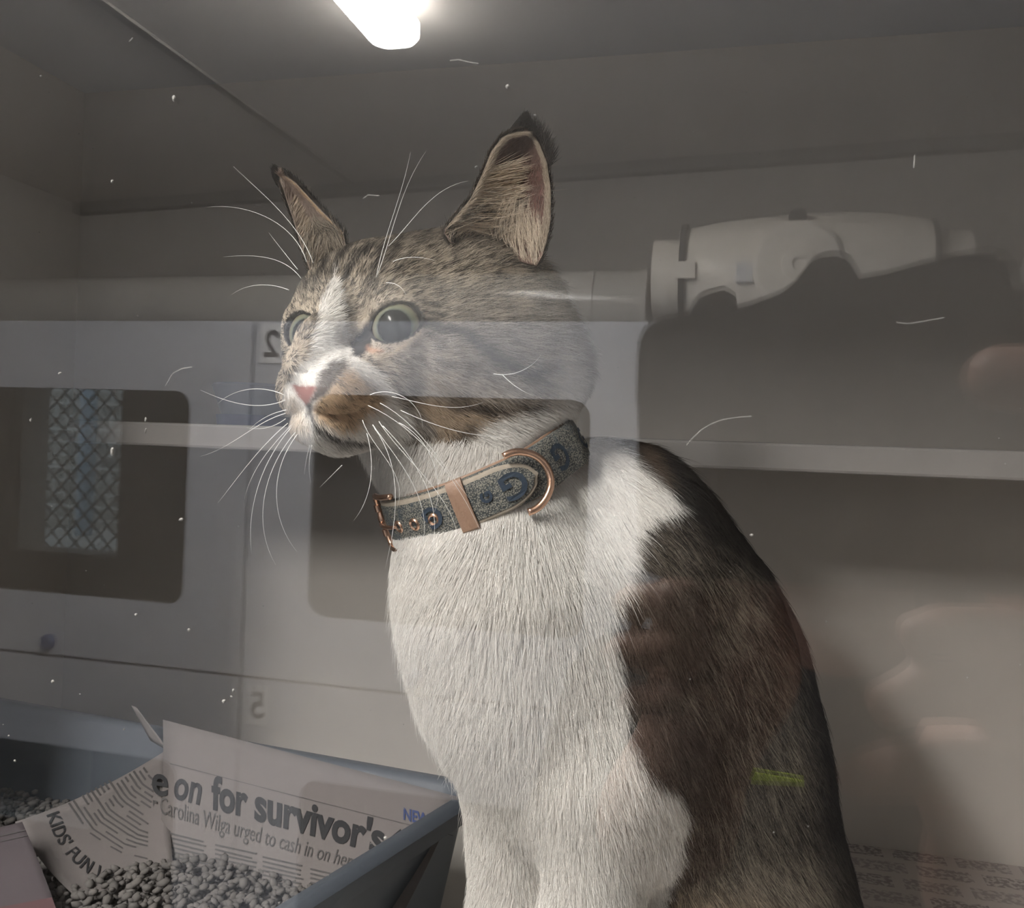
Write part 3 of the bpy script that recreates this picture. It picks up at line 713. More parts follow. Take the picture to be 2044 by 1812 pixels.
bcap((1185, 1560, .37), 112, (1180, 1830, .372), 88, .012)      # near foreleg
bcap((1180, 1830, .372), 88, (1165, 2210, .375), 72, .01)
bcap((1012, 1560, .392), 84, (1015, 1830, .395), 72, .008)      # far foreleg
bcap((1015, 1830, .395), 72, (1000, 2180, .395), 62, .01)
def paw(c, dirv, w_):
    c = np.array([c[0], c[1], CZ0+.013])
    fd.cap(c-dirv*.006, .013, c+dirv*.012, .0125, .008)
    s2 = np.array([-dirv[1], dirv[0], 0])
    for k in (-1.5, -.5, .5, 1.5): fd.cap(c+dirv*.012+s2*k*.0075-np.array([0, 0, .003]), .0075, c+dirv*(.024-abs(k)*.002)+s2*k*.008-np.array([0, 0, .0055]), .0068, .003)
fdir = np.array([hf[0]*.5-.3*0, hf[1]*.5-.5, 0]); fdir /= np.linalg.norm(fdir)
paw(P(1160, 2250, .372), fdir, 1); paw(P(998, 2240, .39), fdir, 1)
bcap((1440, 1900, .41), 175, (1330, 2130, .40), 150, .025)      # near thigh and knee
p0 = P(1330, 2150, .395); p0[2] = CZ0+.03; p1 = P(1480, 2300, .42); p1[2] = CZ0+.022; fd.cap(p0, .026, p1, .020, .012)
p2 = P(1290, 2300, .385); p2[2] = CZ0+.016; paw(p2, fdir, 1); p1[2] = CZ0+.016; fd.cap(p1, .016, p2, .0145, .012)
q = [P(1560, 2150, .47), P(1700, 2200, .46), P(1690, 2300, .42), P(1560, 2400, .40)]
for a, b in zip(q[:-1], q[1:]): a = np.array([a[0], a[1], CZ0+.018]); b = np.array([b[0], b[1], CZ0+.018]); fd.cap(a, .017, b, .016, .012)   # tail round the feet
bV, bQ = fd.mesh(); bV = relax(bV, bQ, 2, .4); del fd

# --- ears: cupped shells, inner face towards the lens side
def ear(left, right, dl, dr, cup, nt=26, ns=18, thick=.0016):
    left = np.array(left, float); right = np.array(right, float)
    def along(poly, t):
        L = np.r_[0, np.cumsum(np.linalg.norm(np.diff(poly, axis=0), axis=1))]; return np.array([np.interp(t*L[-1], L, poly[:, i]) for i in (0, 1)])
    G = np.zeros((nt+1, ns+1, 3))
    for i in range(nt+1):
        tt = i/nt; a = along(left, tt); b = along(right, tt)
        da = dl[0]+(dl[1]-dl[0])*tt; db = dr[0]+(dr[1]-dr[0])*tt
        for j in range(ns+1):
            s_ = j/ns; px = a+(b-a)*s_; dep = da+(db-da)*s_+cup*math.sin(math.pi*s_)**.8*(1-tt)**.55
            G[i, j] = P(px[0], px[1], dep)
    gi = np.gradient(G, axis=0); gj = np.gradient(G, axis=1); N = np.cross(gi, gj); N /= np.linalg.norm(N, axis=2)[..., None]+1e-12
    if (N.mean((0, 1))@F) > 0: N = -N
    B = G-N*thick*np.minimum(1, np.minimum(1, np.sin(np.pi*np.linspace(0, 1, ns+1))*2.5+.25))[None, :, None]
    n1 = (nt+1)*(ns+1); V = np.concatenate([G.reshape(-1, 3), B.reshape(-1, 3)]); q = lambda i, j, o: o*n1+i*(ns+1)+j
    Fs = []
    for i in range(nt):
        for j in range(ns): Fs += [(q(i, j, 0), q(i, j+1, 0), q(i+1, j+1, 0), q(i+1, j, 0)), (q(i, j, 1), q(i+1, j, 1), q(i+1, j+1, 1), q(i, j+1, 1))]
        Fs += [(q(i, 0, 0), q(i+1, 0, 0), q(i+1, 0, 1), q(i, 0, 1)), (q(i, ns, 0), q(i, ns, 1), q(i+1, ns, 1), q(i+1, ns, 0))]
    for j in range(ns): Fs += [(q(nt, j, 0), q(nt, j+1, 0), q(nt, j+1, 1), q(nt, j, 1)), (q(0, j, 0), q(0, j, 1), q(0, j+1, 1), q(0, j+1, 0))]
    Fs = np.array(Fs)
    if np.cross(V[Fs[0, 2]]-V[Fs[0, 0]], V[Fs[0, 3]]-V[Fs[0, 1]])@N[0, 0] < 0: Fs = Fs[:, ::-1]
    return V, Fs, G, N
near_ear = ear([(900, 484), (886, 462), (908, 436), (940, 398), (963, 350), (982, 302), (1004, 274), (1034, 264), (1044, 263)],
               [(1070, 530), (1082, 510), (1091, 480), (1098, 440), (1099, 380), (1091, 325), (1075, 285), (1058, 267), (1048, 263)], (.362, .374), (.360, .380), .020)
far_ear = ear([(622, 545), (606, 505), (596, 470), (587, 440), (577, 410), (567, 378), (559, 358), (558, 352)],
              [(692, 505), (684, 464), (664, 444), (640, 420), (614, 392), (590, 366), (572, 353), (562, 350)], (.392, .402), (.388, .402), .012)
parts = [(hV, hQ), (bV, bQ), near_ear[:2], far_ear[:2]]
off = 0; AV, AQ = [], []
for v, q in parts: AV.append(v); AQ.append(q+off); off += len(v)
CVt, CQt = np.concatenate(AV), np.concatenate(AQ)
PART = np.concatenate([np.full(len(v), i) for i, (v, q) in enumerate(parts)])
NRM = np.concatenate([vnormals(v, q) for v, q in parts])
for k, e in ((2, near_ear), (3, far_ear)):
    n1 = e[3].shape[0]*e[3].shape[1]; s0 = np.where(PART == k)[0][0]; NRM[s0:s0+n1] = e[3].reshape(-1, 3); NRM[s0+n1:s0+2*n1] = -e[3].reshape(-1, 3)

# --- coat pattern (albedo): patches given where they lie on the near side of the animal
def pdist(q, poly):
    """signed distance (pixels, inside negative) of points q to a closed outline"""
    poly = np.array(poly, float); d = np.full(len(q), 1e9); ins = np.zeros(len(q), bool)
    for a, b in zip(poly, np.roll(poly, -1, 0)):
        e = b-a; tt = np.clip(((q-a)@e)/(e@e+1e-9), 0, 1); d = np.minimum(d, np.linalg.norm(q-a-tt[:, None]*e, axis=1))
        c = (a[1] > q[:, 1]) != (b[1] > q[:, 1]); xs = a[0]+(q[:, 1]-a[1])/(b[1]-a[1]+1e-9)*(b[0]-a[0]); ins ^= c & (q[:, 0] < xs)
    return np.where(ins, -d, d)
def ldist(q, pts, r0, r1=None):
    """distance to a stroke whose half width runs r0..r1, minus the half width"""
    pts = np.array(pts, float); d = np.full(len(q), 1e9); n = len(pts)-1; r1 = r0 if r1 is None else r1
    for i, (a, b) in enumerate(zip(pts[:-1], pts[1:])):
        e = b-a; tt = np.clip(((q-a)@e)/(e@e+1e-9), 0, 1); d = np.minimum(d, np.linalg.norm(q-a-tt[:, None]*e, axis=1)-(r0+(r1-r0)*(i+tt)/n))
    return d
Z = lambda l: [(400+.4415*x, 200+.4415*y) for x, y in l]
def sm(d, soft): return np.clip(.5-d/(2*soft), 0, 1)**1.0
WHITE = np.array([.83, .80, .765]); TAN = np.array([.37, .315, .25]); DARK = np.array([.045, .036, .030]); ORANGE = np.array([.58, .42, .275]); BLACK = np.array([.012, .010, .009])
BROWN = np.array([.085, .062, .045]); GREY = np.array([.30, .27, .245]); CREAM = np.array([.66, .55, .43])
def coat(p, part, nrm, jit=4.0, base_rand=None):
    """albedo at points p; jit scatters the borders by a few pixels as fur does"""
    n = len(p); q = proj(p); q = q+jit*rng.standard_normal((n, 2))*.5
    q = q+np.stack([vnoise(p, 420, 1)-.5, vnoise(p, 420, 2)-.5], 1)*7
    u = np.full(n, base_rand) if base_rand is not None else np.clip(.5+(rng.random(n)-.5)*.55+(vnoise(p, 750, 61)-.5)*1.1, 0, 1)      # neighbouring hairs share a tint, so the ticking shows in streaks
    col = np.zeros((n, 3)); 
    def put(sel, c, a): 
        a = np.asarray(a)[:, None]; col[sel] = col[sel]*(1-a)+np.asarray(c)*a
    # ---------- head and throat
    s = np.where(part == 0)[0]; h = s; qq = q[s]; hp = toH(p[s])
    mixr = np.clip(.5+.9*(u[s]-.5)+.5*(vnoise(p[s], 300, 5)-.5), 0, 1)[:, None]
    mixr = np.where(u[s] > .44, .55+.45*mixr[:, 0], .25*mixr[:, 0])[:, None]; col[s] = TAN*1.55*mixr+(DARK*.8)*(1-mixr)
    put(s, GREY*(.7+.6*mixr), sm(np.maximum(620-qq[:, 1], 760-qq[:, 0]), 60)*.75)               # greyer cheek
    # crown darkens towards the ears and nape
    put(s, DARK*2.4, np.clip((hp[:, 2]-2.2)/1.6, 0, 1)*np.clip((-hp[:, 1]-.5)/2, 0, 1)*.55)
    put(s, BROWN*1.1, sm(np.maximum(-(qq[:, 0]-1085), qq[:, 1]-640), 22)*.9)                       # behind the near ear
    for l, r0, r1, a in (([(570, 725), (545, 790), (520, 850)], 20, 12, 1), ([(650, 700), (610, 760), (580, 810)], 18, 11, .95), ([(735, 690), (690, 750), (635, 825)], 22, 14, 1), ([(800, 680), (785, 740), (760, 800), (775, 850)], 22, 13, 1),
                         ([(880, 640), (850, 700), (830, 760)], 17, 11, .8), ([(470, 830), (455, 870), (470, 910)], 14, 10, .8), ([(700, 640), (660, 690), (640, 730)], 15, 10, .8), ([(640, 930), (660, 975), (690, 1000)], 16, 10, .8), ([(960, 640), (1010, 700), (1060, 740)], 12, 8, .35), ([(690, 580), (665, 640), (615, 730)], 13, 11, .85), ([(790, 575), (770, 640), (750, 690)], 14, 11, .8), ([(890, 575), (855, 640), (835, 720), (800, 800)], 13, 10, .75), ([(990, 590), (945, 680), (900, 750)], 13, 9, .55), ([(1080, 640), (1130, 700), (1180, 740)], 13, 9, .45)):
        put(s, DARK*.7, sm(ldist(qq, Z(l), r0*.4415, r1*.4415), 5)*a)
    # cheek stripes
    put(s, DARK*.9, sm(ldist(qq, Z([(985, 1000), (1080, 1030), (1150, 1060), (1240, 1120), (1330, 1185), (1440, 1230), (1520, 1200)]), 9, 13), 8)*.85)
    put(s, DARK*1.6, sm(ldist(qq, Z([(1050, 1275), (1120, 1310), (1200, 1345)]), 12, 9), 7)*.8)
    put(s, BROWN*1.4, sm(ldist(qq, Z([(1150, 1180), (1210, 1200), (1230, 1160)]), 8, 8), 9)*.45)
    put(s, CREAM, sm(pdist(qq, Z([(1000, 1230), (1200, 1230), (1380, 1290), (1350, 1345), (1150, 1330), (960, 1310)])), 12)*.28)
    # white throat and cheek back
    put(s, WHITE, sm(pdist(qq, Z([(1600, 1330), (1480, 1380), (1270, 1425), (1205, 1470), (1190, 1520), (1110, 1610), (980, 1650), (860, 1560), (840, 1500), (700, 1600), (760, 1900), (1700, 1900), (1900, 1500)])), 7))
    put(s, WHITE*.8, sm(pdist(qq, Z([(1540, 1240), (1610, 1150), (1690, 1190), (1720, 1330), (1560, 1400)])), 18)*.8)
    put(s, BROWN*1.2, sm(pdist(qq, Z([(1500, 640), (1590, 560), (1640, 800), (1690, 1000), (1740, 1130), (1650, 1140), (1560, 1000)])), 14)*.85)
    put(s, GREY*.9, sm(pdist(qq, Z([(1560, 1000), (1690, 1000), (1745, 1150), (1740, 1330), (1690, 1330), (1640, 1180)])), 14)*.9)
    # brown jowl patches
    put(s, ORANGE*.75, sm(pdist(qq, Z([(940, 1350), (1040, 1330), (1230, 1350), (1430, 1360), (1380, 1400), (1250, 1430), (1195, 1500), (1120, 1590), (1030, 1615), (1000, 1560), (1060, 1480), (1010, 1430)])), 9)*.7)
    put(s, DARK*.9, sm(pdist(qq, Z([(1050, 1345), (1200, 1350), (1480, 1358), (1420, 1385), (1280, 1410), (1200, 1385), (1120, 1375)])), 6)*.92)
    put(s, DARK*1.1, sm(pdist(qq, Z([(1190, 1420), (1210, 1450), (1180, 1520), (1110, 1590), (1020, 1615), (990, 1590), (1080, 1540), (1130, 1480)])), 7)*.85)
    # muzzle
    put(s, WHITE, sm(pdist(qq, Z([(455, 1190), (400, 1270), (380, 1340), (385, 1420), (420, 1490), (470, 1560), (600, 1650), (800, 1640), (880, 1590), (930, 1500), (930, 1420), (870, 1350), (790, 1230), (700, 1160), (560, 1160)])), 6))
    put(s, CREAM*.95, sm(pdist(qq, Z([(385, 1350), (430, 1340), (470, 1420), (480, 1490), (420, 1480)])), 9)*.6)
    sp = (vnoise(p[s], 900, 9) > .62).astype(float)
    put(s, ORANGE*(1.1-.6*sp[:, None]), sm(pdist(qq, Z([(590, 1270), (650, 1205), (710, 1245), (780, 1305), (830, 1350), (800, 1395), (735, 1430), (700, 1480), (610, 1490), (530, 1450), (495, 1400), (535, 1350)])), 9)*.93)
    put(s, TAN*.8, sm(pdist(qq, Z([(740, 1260), (840, 1330), (800, 1360), (740, 1320)])), 8)*.5)
    put(s, DARK*1.6, sm(pdist(qq, Z([(560, 1520), (640, 1530), (740, 1560), (690, 1590), (600, 1570)])), 8)*(.2+.4*(u[s] > .5)))
    # blaze
    put(s, TAN*1.35, sm(pdist(qq, Z([(650, 1000), (700, 960), (790, 950), (770, 1020), (700, 1080), (665, 1070)])), 9)*.7)
    put(s, WHITE, sm(pdist(qq, Z([(606, 790), (622, 860), (640, 960), (668, 1070), (684, 1150), (640, 1190), (590, 1200), (540, 1235), (505, 1285), (440, 1288), (412, 1278), (425, 1240), (470, 1170), (500, 1110), (518, 1030), (532, 955), (568, 870)])), 3.5))
    put(s, WHITE, sm(pdist(qq, Z([(650, 1140), (705, 1165), (790, 1225), (850, 1295), (880, 1350), (820, 1330), (735, 1245), (670, 1200)])), 6))
    put(s, BROWN*1.05, sm(pdist(qq, Z([(522, 1290), (532, 1235), (580, 1188), (640, 1178), (648, 1210), (610, 1255), (588, 1300)])), 5)*.9)
    # round the eyes
    put(s, CREAM*.9, sm(ldist(qq, Z([(735, 1130), (800, 1160), (860, 1145), (930, 1095), (985, 1040)]), 6, 4), 5)*.75)
    put(s, DARK*1.1, sm(ldist(qq, Z([(745, 1030), (790, 965), (850, 925), (920, 925), (985, 965), (1005, 1000)]), 6, 7), 4)*.9)
    put(s, CREAM*.8, sm(ldist(qq, Z([(430, 1080), (450, 1150), (480, 1150)]), 6, 5), 4)*.6); put(s, DARK*1.2, sm(ldist(qq, Z([(415, 970), (450, 955), (495, 975), (512, 1000)]), 5, 4), 4)*.85)
    put(s, BLACK*1.5, sm(pdist(qq, Z([(688, 1155), (680, 1105), (712, 1058), (750, 1015), (785, 1030), (768, 1125), (720, 1160)])), 3))
    put(s, np.array([.50, .27, .17]), sm(pdist(qq, Z([(752, 1110), (800, 1118), (830, 1135), (770, 1150), (750, 1135)])), 4)*.7)
    for sx in (1, -1):                                            # dark lid rims
        c, ax, rt, up = EYE[sx]; d = p[s]-(c+ax*.0098); e = np.sqrt(((d@rt)/EW)**2+((d@up)/EH_)**2)
        put(s, BLACK*1.5, ((e < 1.12) & (d@ax > -.02) & (np.linalg.norm(d, axis=1) < .016)).astype(float))
    put(s, np.array([.30, .125, .105]), sm(pdist(qq, Z([(412, 1282), (470, 1290), (525, 1295), (508, 1340), (500, 1372), (478, 1378), (445, 1340), (420, 1305)])), 3))
    put(s, BROWN*.9, sm(pdist(qq, Z([(525, 1295), (590, 1290), (560, 1340), (510, 1370), (492, 1405), (478, 1380), (500, 1368), (508, 1340)])), 3))
    put(s, BLACK*2, sm(ldist(qq, Z([(488, 1385), (492, 1415), (520, 1475), (590, 1520), (690, 1540), (760, 1548)]), 5.5, 4), 4)*.92)
    # ---------- body
    s = np.where(part == 1)[0]; qq = q[s]; lift = vnoise(p[s], 260, 21)
    band = .5+.5*np.sin((qq[:, 0]*.8+qq[:, 1]*.25)/26+5*vnoise(p[s], 22, 4))
    agouti = (u[s] > .62-.28*band*np.clip(1-np.abs(qq[:, 0]-1480)/190, 0, 1)).astype(float)[:, None]
    col[s] = (DARK*.65)*(1-agouti)+(TAN*.42)*agouti*(.6+.8*lift[:, None])+(DARK*.2)
    spine = sm(-(pdist(qq, [(900, 600), (1262, 870), (1345, 990), (1450, 1060), (1520, 1130), (1590, 1260), (1640, 1440), (1655, 1600), (1672, 1812), (1672, 2600), (600, 2600)])+34), 26)
    put(s, BLACK*1.2, spine*.9)
    put(s, DARK*1.0, sm(pdist(qq, [(1225, 1180), (1330, 1150), (1400, 1200), (1390, 1330), (1350, 1380), (1400, 1480), (1330, 1540), (1260, 1480), (1230, 1290)]), 25)*.6)
    put(s, BROWN*1.1, sm(pdist(qq, [(1230, 1170), (1330, 1160), (1370, 1260), (1330, 1330), (1240, 1300)]), 20)*.45)
    put(s, TAN*.75, sm(pdist(qq, [(1330, 1740), (1480, 1690), (1640, 1700), (1660, 1812), (1660, 2500), (1310, 2500)]), 50)*(.15+.6*(u[s] > .5)))
    put(s, ORANGE*.55, sm(pdist(qq, [(1330, 1790), (1480, 1770), (1560, 1830), (1540, 2300), (1320, 2300)]), 35)*(.2+.5*(u[s] > .45)))
    wh = pdist(qq, [(1150, 850), (1205, 880), (1262, 925), (1310, 960), (1346, 1003), (1285, 1025), (1256, 1062), (1255, 1120), (1228, 1180), (1215, 1220), (1224, 1290), (1240, 1370), (1250, 1440), (1266, 1490), (1292, 1535), (1335, 1558), (1366, 1610), (1352, 1690), (1322, 1812), (1290, 2700), (300, 2700), (300, 600), (1000, 600)])
    put(s, WHITE, sm(wh, 7))
    put(s, BROWN*1.5, sm(ldist(qq, [(1165, 815), (1200, 850), (1262, 895), (1310, 952)], 20, 9), 10)*.75)
    # ---------- ears
    for k, e in ((2, near_ear), (3, far_ear)):
        s = np.where(part == k)[0]
        if not len(s): continue
        inn = (nrm[s]*e[3].reshape(-1, 3)[np.argmin(((p[s][:, None, :]-e[2].reshape(-1, 3)[None, ::3])**2).sum(-1), 1)*3]).sum(1) > 0
        qq = q[s]
        col[s] = np.where(inn[:, None], np.array([.16, .10, .085]), BROWN*.55)
        if k == 2:
            put(s, np.array([.21, .085, .07]), sm(pdist(qq, [(1030, 350), (1070, 320), (1090, 380), (1092, 460), (1075, 540), (1040, 560), (1040, 450)]), 22)*inn*.85)
            put(s, CREAM*.75, sm(-pdist(qq, [(1065, 595), (878, 470), (915, 440), (945, 400), (972, 350), (990, 300), (1012, 276), (1044, 270), (1070, 292), (1086, 330), (1093, 380), (1093, 430), (1085, 500), (1070, 560)]), 5)*inn*.8)
            put(s, BROWN*1.2, sm(516-qq[:, 1], 14)*.85)
            put(s, BLACK, sm(np.maximum(qq[:, 1]-272, 0)*1.0+np.maximum(1025-qq[:, 0], 0), 6)*(~inn))
        else:
            put(s, CREAM*.7, sm(-pdist(qq, [(622, 545), (590, 445), (566, 362), (572, 358), (600, 384), (640, 428), (680, 470)]), 5)*inn*.6)
            put(s, np.array([.36, .27, .24]), inn*.35)
    return np.clip(col, .004, .95)
me_ = fast_mesh('body', CVt, CQt, m_coat, cat)
ca = me_.data.color_attributes.new('coat', 'FLOAT_COLOR', 'POINT')
cc = coat(CVt, PART, NRM, 1.0, .56)
ca.data.foreach_set('color', np.concatenate([cc*.9, np.ones((len(cc), 1))], 1).astype(np.float32).ravel())

# --- eyes: ball with iris, wide dark pupil and a wet coat
m_eye = bpy.data.materials.new('iris'); m_eye.use_nodes = True; t = NT(m_eye)
tc = t.add('ShaderNodeTexCoord'); sx_ = t.add('ShaderNodeSeparateXYZ'); t.link(tc.outputs['Object'], sx_.inputs[0])
rp = t.add('ShaderNodeValToRGB'); cr = rp.color_ramp
cr.elements[0].position = 0; cr.elements[0].color = (.008, .010, .010, 1)
for pos, c in ((.59, (.008, .010, .011)), (.625, (.09, .105, .085)), (.68, (.15, .16, .115)), (.78, (.17, .165, .11)), (.84, (.12, .11, .075)), (.88, (.015, .012, .010))):
    e = cr.elements.new(pos); e.color = (*c, 1)
cr.elements[-1].position = 1; cr.elements[-1].color = (.015, .012, .01, 1)
x2 = t.add('ShaderNodeCombineXYZ'); t.link(sx_.outputs['X'], x2.inputs['X']); t.link(sx_.outputs['Y'], x2.inputs['Y'])
ln = t.add('ShaderNodeVectorMath', operation='LENGTH'); t.link(x2.outputs[0], ln.inputs[0])
nz = t.add('ShaderNodeTexNoise', i_Scale=900.0); t.link(tc.outputs['Object'], nz.inputs['Vector'])
md = t.add('ShaderNodeMath', operation='MULTIPLY_ADD'); md.inputs[1].default_value = 1/.0108; t.link(ln.outputs['Value'], md.inputs[0])
m3 = t.add('ShaderNodeMath', operation='MULTIPLY_ADD'); m3.inputs[1].default_value = .06; m3.inputs[2].default_value = -.03; t.link(nz.outputs[0], m3.inputs[0]); t.link(m3.outputs[0], md.inputs[2])
t.link(md.outputs[0], rp.inputs[0]); t.link(rp.outputs[0], t.b.inputs['Base Color']); t.b.inputs['Roughness'].default_value = .25; t.b.inputs['Specular IOR Level'].default_value = .1; t.b.inputs['Coat Weight'].default_value = .2; t.b.inputs['Coat Roughness'].default_value = .02
for sx, gz in ((1, (-.20, .03)), (-1, (-.38, .02))):
    c, ax, rt, up = EYE[sx]
    g = (C0-c); g /= np.linalg.norm(g); g = g+R2*gz[0]+U2*gz[1]; g /= np.linalg.norm(g)
    xa = np.cross(U2, g); xa /= np.linalg.norm(xa); ya = np.cross(g, xa)
    bm = bmesh.new(); bmesh.ops.create_uvsphere(bm, u_segments=40, v_segments=28, radius=.0114)
    for v in bm.verts:
        if v.co.z > .009: v.co.z += .0007*min(1, (v.co.z-.009)/.002)      # bulge of the cornea
    me = bpy.data.meshes.new('eye'); bm.to_mesh(me); bm.free(); me.polygons.foreach_set('use_smooth', [True]*len(me.polygons)); me.materials.append(m_eye)
    eo = bpy.data.objects.new('eye', me); COL.objects.link(eo); eo.parent = cat; eo.matrix_parent_inverse = Matrix.Translation(cat.location).inverted()
    pc = c
    eo.matrix_basis = Matrix(((xa[0], ya[0], g[0], pc[0]), (xa[1], ya[1], g[1], pc[1]), (xa[2], ya[2], g[2], pc[2]), (0, 0, 0, 1)))

# --- collar frame, then fur
HW = .0092
e1 = R2*.905+U2*.405+F*.10; e1 /= np.linalg.norm(e1)
up_ = -R2*.405+U2*.905; up_ -= e1*(up_@e1); up_ /= np.linalg.norm(up_); bk_ = np.cross(up_, e1); bk_ *= np.sign(bk_@F)
th = math.radians(10); cn = up_*math.cos(th)-bk_*math.sin(th); cmv = -(bk_*math.cos(th)+up_*math.sin(th))
cc_ = P(960, 950, .389); ca_, cb_ = .0435, .0445
# the strap follows the neck itself: its radius at each angle
rv = CVt[PART < 2]-cc_; hv = rv@cn; ok = (np.abs(hv) < HW) & (np.linalg.norm(rv, axis=1) < .075); rv = rv[ok]-hv[ok][:, None]*cn
ang = np.degrees(np.arctan2(rv@cmv, rv@e1)) % 360; rr_ = np.linalg.norm(rv, axis=1)
RAD = np.array([rr_[np.abs((ang-a+180) % 360-180) < 6].max(initial=.038) for a in range(0, 360, 5)])
for _ in range(6): RAD = .5*RAD+.25*(np.roll(RAD, 1)+np.roll(RAD, -1))
RAD = np.minimum(RAD+.0022, .0412+.0040*np.clip(np.cos(np.radians(np.arange(0, 360, 5)))*1.3, 0, 1))
col_o = empty('cat_collar', cc_, label="blue grey monogram fabric collar with rose gold buckle on the cat's neck", cat='collar')
def sample(faces, dens):
    """roots on the given quads, dens per square cm for each quad"""
    a, b, c, d = (CVt[faces[:, k]] for k in range(4))
    ar = .5*np.linalg.norm(np.cross(c-a, d-b), axis=1)*1e4
    nf = rng.poisson(ar*dens); idx = np.repeat(np.arange(len(faces)), nf); u, v = rng.random(len(idx)), rng.random(len(idx))
    wts = np.stack([(1-u)*(1-v), u*(1-v), u*v, (1-u)*v], 1)
    p = (CVt[faces[idx]]*wts[..., None]).sum(1); nn = (NRM[faces[idx]]*wts[..., None]).sum(1); nn /= np.linalg.norm(nn, axis=1)[:, None]+1e-9
    return p, nn, PART[faces[idx, 0]]
FN = np.cross(CVt[CQt[:, 2]]-CVt[CQt[:, 0]], CVt[CQt[:, 3]]-CVt[CQt[:, 1]]); FN /= np.linalg.norm(FN, axis=1)[:, None]+1e-12
FCt = CVt[CQt].mean(1); fpx = proj(FCt); vw = FCt-C0; vw /= np.linalg.norm(vw, axis=1)[:, None]; facing = -(FN*vw).sum(1); fpart = PART[CQt[:, 0]]
dens = np.where(fpart == 0, 420.0, np.where(fpart == 1, 330.0, 150.0))
dens = np.where(facing < -.45, dens*.22, dens)
dens = np.where((fpx[:, 1] > 1950), dens*.2, dens)
cc0 = P(962, 985, .388)                                            # collar centre, defined again with the collar below
def ck(p):   # keep hair off the eyes, the nose leather and the covered part of the neck
    k = np.ones(len(p), bool)
    for sx in (1, -1):
        c, ax, rt, up = EYE[sx]; d = p-(c+ax*.0098); e = np.sqrt(((d@rt)/EW)**2+((d@up)/EH_)**2)
        k &= ~((e < .98) & (np.linalg.norm(d, axis=1) < .0165))
    qq = proj(p)
    k &= ~((pdist(qq, Z([(412, 1284), (470, 1292), (525, 1297), (588, 1292), (560, 1340), (510, 1370), (492, 1405), (478, 1382), (445, 1340), (420, 1305)])) < 0) & (toH(p)[:, 1] > 2.2))
    k &= ~((pdist(qq, Z([(690, 1150), (683, 1105), (715, 1060), (750, 1030), (775, 1040), (760, 1130), (720, 1155)])) < -1) & (toH(p)[:, 1] > -1.2))
    return k
def curves(name, pts, rad, colr, m, parent):
    """pts (N,K,3)"""
    N, K = pts.shape[:2]
    cu = bpy.data.hair_curves.new(name); cu.add_curves([K]*N)
    cu.attributes['position'].data.foreach_set('vector', pts.astype(np.float32).ravel())
    ra = cu.attributes.get('radius') or cu.attributes.new('radius', 'FLOAT', 'POINT'); ra.data.foreach_set('value', rad.astype(np.float32).ravel())
    fc = cu.attributes.new('fur_color', 'FLOAT_COLOR', 'CURVE'); fc.data.foreach_set('color', np.concatenate([colr, np.ones((N, 1))], 1).astype(np.float32).ravel())
    cu.materials.append(m)
    o = bpy.data.objects.new(name, cu); COL.objects.link(o); o.parent = parent; o.matrix_parent_inverse = Matrix.Translation(parent.location).inverted()
    return o
p, nn, part = sample(CQt[fpart < 2], dens[fpart < 2]); keep = ck(p); p, nn, part = p[keep], nn[keep], part[keep]
# the neck of the head piece lies inside the trunk piece and the other way round: drop roots buried there
n = len(p); hp = toH(p); q = proj(p)
src = np.array([0, 4.6, -1.2])
fl = hp-src; fl /= np.linalg.norm(fl, axis=1)[:, None]; fl = fl+np.array([0, -.55, 0])+np.stack([np.zeros(n), np.zeros(n), -.35*np.clip((-hp[:, 2]-.5)/2, 0, 1)], 1)
flow = fl@HB
outw = np.clip((q[:, 0]-1080)/300, -.6, 1.0)
bflow = -U2[None]*1.0+R2[None]*(outw*.55)[:, None]+F[None]*.25
flow = np.where((part == 0)[:, None], flow, bflow)
jx = np.stack([vnoise(p, 190, 31)-.5, vnoise(p, 190, 32)-.5, vnoise(p, 190, 33)-.5], 1)
jb = np.stack([vnoise(p, 60, 41)-.5, vnoise(p, 60, 42)-.5, vnoise(p, 60, 43)-.5], 1)
flow = flow/np.linalg.norm(flow, axis=1)[:, None]+.50*jx*np.where(part == 0, .8, .5)[:, None]+.22*jb*(part == 1)[:, None]+.16*rng.standard_normal((n, 3))
T = flow-nn*(flow*nn).sum(1)[:, None]; T /= np.linalg.norm(T, axis=1)[:, None]+1e-9
Lh = np.interp(np.linalg.norm(hp-np.array([0, 3.4, -2]), axis=1), [0, 1.2, 3.5, 6, 9], [.0015, .0024, .0044, .0068, .0090])
leg = np.clip((q[:, 1]-1560)/150, 0, 1)*np.clip((1340-q[:, 0])/60, 0, 1)
L = np.where(part == 0, Lh, .0105-.0035*leg)*(.65+.6*rng.random(n))
L = np.where(part == 0, L*(1+.55*np.clip((-hp[:, 1]-2.5)/2, 0, 1)*rng.random(n)*1.6), L)
L = np.where((part == 1) & (rng.random(n) < .03), L*1.6, L)
for pl, wd in ((Z([(688, 1155), (680, 1105), (712, 1058), (750, 1015), (785, 1030), (768, 1125), (720, 1160)]), 26), (Z([(412, 1284), (470, 1292), (525, 1297), (588, 1292), (560, 1340), (510, 1370), (492, 1405), (478, 1382), (445, 1340), (420, 1305)]), 16)):
    L = np.where(part == 0, L*np.clip(pdist(q, pl)/wd, .25, 1), L)
em = np.full(n, 9.0)
for sx in (1, -1):
    c, ax, rt, up = EYE[sx]; em = np.minimum(em, np.linalg.norm(p-(c+ax*.009), axis=1))
L = L*np.clip((em-.008)/.010, .25, 1)
rel = p-cc_; hgt = rel@cn; rdl = np.linalg.norm(rel-hgt[:, None]*cn, axis=1)
nearc = rdl < .062
